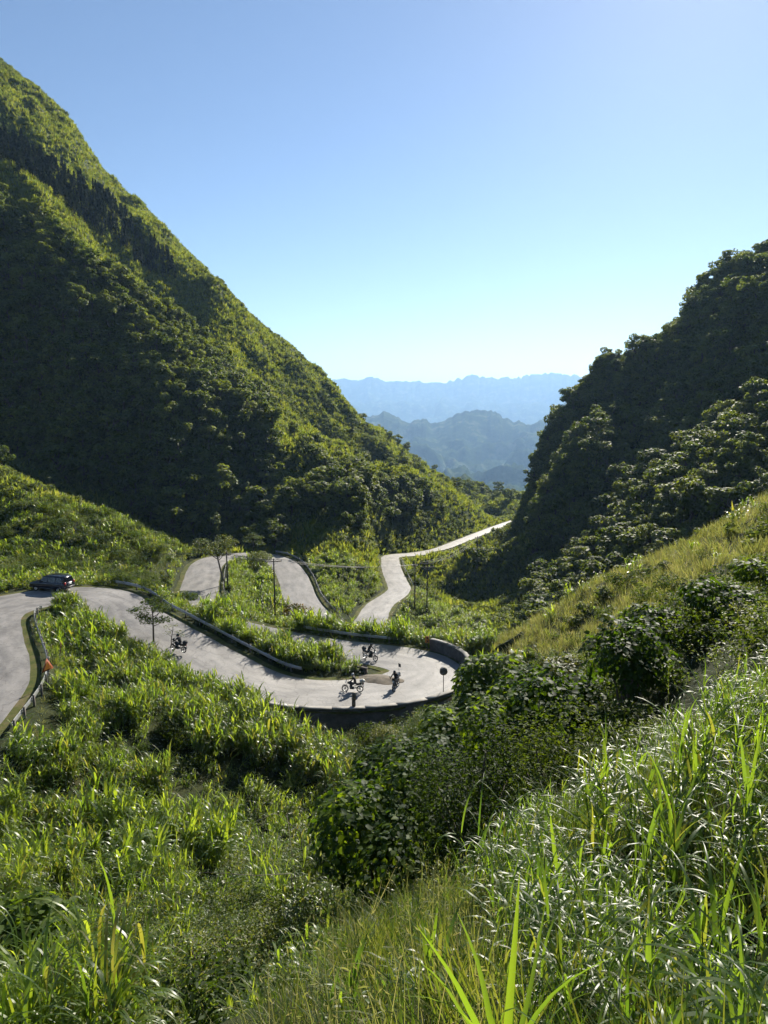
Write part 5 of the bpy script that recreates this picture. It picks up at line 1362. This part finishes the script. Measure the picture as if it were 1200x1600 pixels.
young_tree(352, 915, 8.2, 3.6, 'umbrella shaped tree with a bare trunk at the inner road bend', 11, 0.34, M_lightb, (-1.6, 0), 3, 2600, 'umbrella_tree', 0.74)
young_tree(395, 870, 5.0, 2.6, 'small dark tree behind the umbrella shaped tree', 7, 0.3, M_tree, (0.4, 0), 4, 900, zlo=0.5)

# ---- near clumps of tall grass: every blade is a part
M_blade = M_napier_near
def blade_mesh(length, width, lean, curl, segs=9):
    """single arching blade with a sunken midrib, growing along +x and up"""
    pos = np.array([0.0, 0, 0]); ang = lean; rows = []
    for i in range(segs + 1):
        f = i / segs; w = width * min(1, 0.5 + 2.5 * f) * (1 - f ** 2.0) * 0.5 + 0.0006
        up = np.array([-math.cos(ang), 0, math.sin(ang)])
        rows.append([pos + np.array([0, -w, 0]) + up * w * 0.35, pos, pos + np.array([0, w, 0]) + up * w * 0.35])
        pos = pos + np.array([math.sin(ang), 0, math.cos(ang)]) * length / segs
        ang += curl * (0.3 + 1.5 * f) / segs
    V = np.array(rows).reshape(-1, 3); F = []
    for i in range(segs):
        for j in (0, 1):
            a = i * 3 + j; F += [(a, a + 1, a + 4), (a, a + 4, a + 3)]
    return mesh_np('blade', V, np.array(F), M_blade, True)
BLD = []
_r = random.Random(5)
for i in range(10):
    BLD.append((blade_mesh(1.0, 0.036, 0.10 + 0.3 * _r.random(), 0.5 + 0.8 * _r.random()), 'up'))
for i in range(12):
    BLD.append((blade_mesh(1.0, 0.034, 0.35 + 0.4 * _r.random(), 1.3 + 1.2 * _r.random()), 'arch'))
def near_clump(loc, h, nst, per, rad, label, seed, width=1.0):
    rg = random.Random(seed)
    r = empty('grass_clump', (loc[0], loc[1], loc[2] - 0.05)); tag(r, label, 'grass clump', 'tall near grass clumps on the right bank')
    for s in range(nst):
        a = rg.random() * 6.28; q = rad * math.sqrt(rg.random()); bx_, by_ = q * math.cos(a), q * math.sin(a)
        hs = h * (0.55 + 0.45 * rg.random()); tx, ty = math.cos(a) * 0.16 * q / rad + rg.gauss(0, 0.05), math.sin(a) * 0.16 * q / rad + rg.gauss(0, 0.05)
        part('cane', tube([(bx_, by_, -0.05), (bx_ + tx * hs * 0.4, by_ + ty * hs * 0.4, hs * 0.4), (bx_ + tx * hs * 0.7, by_ + ty * hs * 0.7, hs * 0.7)], [0.009, 0.007, 0.004], 5), M_napier_near, r)
        for k in range(per):
            f = (k + rg.random()) / per; z = hs * 0.7 * (0.15 + 0.85 * f)
            pool = BLD[:10] if f > 0.72 else BLD[10:]
            L = (0.55 + 0.55 * rg.random()) * h * 0.52
            o = link('blade', rg.choice(pool)[0], r, (bx_ + tx * z, by_ + ty * z, z), (rg.gauss(0, 0.1), rg.gauss(0, 0.1), rg.random() * 6.283), (L, L * width * (0.9 + 0.5 * rg.random()) if L > 0.8 else width, L))
CL = [((955, 1345), 1.8, 6, 7, 0.26, 'grass clump whose long blades arch left across the dark thicket'),
      ((920, 1430), 1.5, 6, 6, 0.24, 'grass clump at the left end of the near bank, below the thicket'),
      ((985, 1440), 2.0, 7, 7, 0.28, 'tall grass clump with upright tips beside the central thicket'),
      ((1090, 1440), 1.9, 6, 7, 0.28, 'bright arching grass clump in the middle of the near bank'),
      ((1150, 1600), 1.7, 7, 7, 0.26, 'dense grass clump with a shaded base at the lower right corner'),
      ((1195, 1370), 1.9, 7, 7, 0.3, 'grass clump at the right edge with long pale arching blades'),
      ((900, 1530), 1.3, 6, 6, 0.24, 'lower grass clump right of the broad bladed plant'),
      ((1130, 1260), 2.0, 6, 7, 0.34, 'grass clump high on the near bank below the dark shrubs'),
      ((1060, 1280), 1.9, 6, 7, 0.3, 'grass clump behind the bright arching clump, its tips against the shrubs'),
      ((690, 1590), 0.9, 5, 6, 0.2, 'small loose grass clump left of the broad bladed plant'),
      ((560, 1620), 0.8, 5, 5, 0.2, 'thin grass clump at the bottom on the dry bank')]
for i, (uv, h_, ns, pe, rd, lb) in enumerate(CL):
    near_clump(at_sight(uv[0], uv[1], 1.3), h_, ns, pe, rd, lb, 30 + i)
# ---- the broad bladed plant at the bottom edge
def path_blade(pts, width, tw=0.0):
    """blade along a smooth 3-D path"""
    c = catmull(np.array(pts, float), 0.06); c = resample(c, np.linalg.norm(np.diff(c, axis=0), axis=1).sum() / 12)
    t = unit(np.gradient(c, axis=0)); side = unit(np.cross(t, np.array([0.15, 1.0, 0.25]))); side = unit(side * math.cos(tw) + np.cross(t, side) * math.sin(tw)); nn = np.cross(side, t)
    f = np.linspace(0, 1, len(c)); w = (width * 0.5 * np.minimum(1, 0.65 + 1.5 * f) * (1 - f ** 3.2) + 0.0006)[:, None]
    V = np.stack([c - side * w + nn * w * 0.3, c, c + side * w + nn * w * 0.3], 1).reshape(-1, 3); F = []
    for i in range(len(c) - 1):
        for j in (0, 1):
            a = i * 3 + j; F += [(a, a + 1, a + 4), (a, a + 4, a + 3)]
    return V, np.array(F)
root_p = np.array(P(785, 1690, 2.45)); root_p[2] = min(root_p[2], gz(root_p[0], root_p[1]))
bp_ = empty('broad_bladed_plant', tuple(root_p)); tag(bp_, 'large grass plant with a few broad upright blades at the bottom edge', 'grass plant')
for pts, w_, tw in [
   ([(790, 1680, 2.4), (795, 1590, 2.38), (804, 1480, 2.36), (812, 1362, 2.36)], 0.036, 0.2),
   ([(800, 1680, 2.45), (820, 1590, 2.45), (838, 1500, 2.5), (853, 1405, 2.55)], 0.034, 0.5),
   ([(775, 1680, 2.4), (742, 1600, 2.3), (705, 1525, 2.2), (650, 1445, 2.1)], 0.036, -0.3),
   ([(780, 1680, 2.45), (765, 1590, 2.45), (745, 1500, 2.5), (714, 1425, 2.55)], 0.030, 0.1),
   ([(800, 1680, 2.4), (832, 1598, 2.35), (880, 1540, 2.3), (965, 1492, 2.2)], 0.034, 0.4),
   ([(780, 1680, 2.35), (740, 1605, 2.25), (690, 1565, 2.15), (632, 1556, 2.05)], 0.030, -0.5),
   ([(775, 1680, 2.4), (730, 1600, 2.4), (695, 1540, 2.4), (652, 1500, 2.35)], 0.026, -0.2),
   ([(785, 1680, 2.3), (782, 1600, 2.2), (800, 1572, 2.1), (840, 1600, 2.0)], 0.026, 0.9),
   ([(800, 1690, 2.5), (850, 1610, 2.6), (880, 1570, 2.7), (930, 1548, 2.8)], 0.024, 0.3)]:
    V, F = path_blade([tuple(root_p)] + [P(*q) for q in pts], w_, tw)
    link('blade', mesh_np('blade', V - root_p, F, M_blade, True), bp_)
# dead twigs sticking out of the weeds
for i, (a, b_, c_) in enumerate([((470, 1300, 30), (430, 1270, 30), (340, 1310, 29)), ((455, 1365, 26), (400, 1368, 26), (300, 1362, 25)), ((465, 1460, 22), (462, 1380, 22), (448, 1270, 23))]):
    pts = np.array([P(*a), P(*b_), P(*c_)]); 
    g = gz(pts[0, 0], pts[0, 1]); pts = np.concatenate([[[pts[0, 0] + 0.1, pts[0, 1], g - 0.1]], pts])
    o = link('dead_branch', mesh_np('dead_branch', *tube(pts - pts[0], [0.022, 0.018, 0.013, 0.005], 6), M_signback), None, tuple(pts[0]))
    tag(o, ['bare grey branch bending left over the grass', 'long bare twig lying across the weeds', 'upright bare stem left of the central thicket'][i], 'branch')
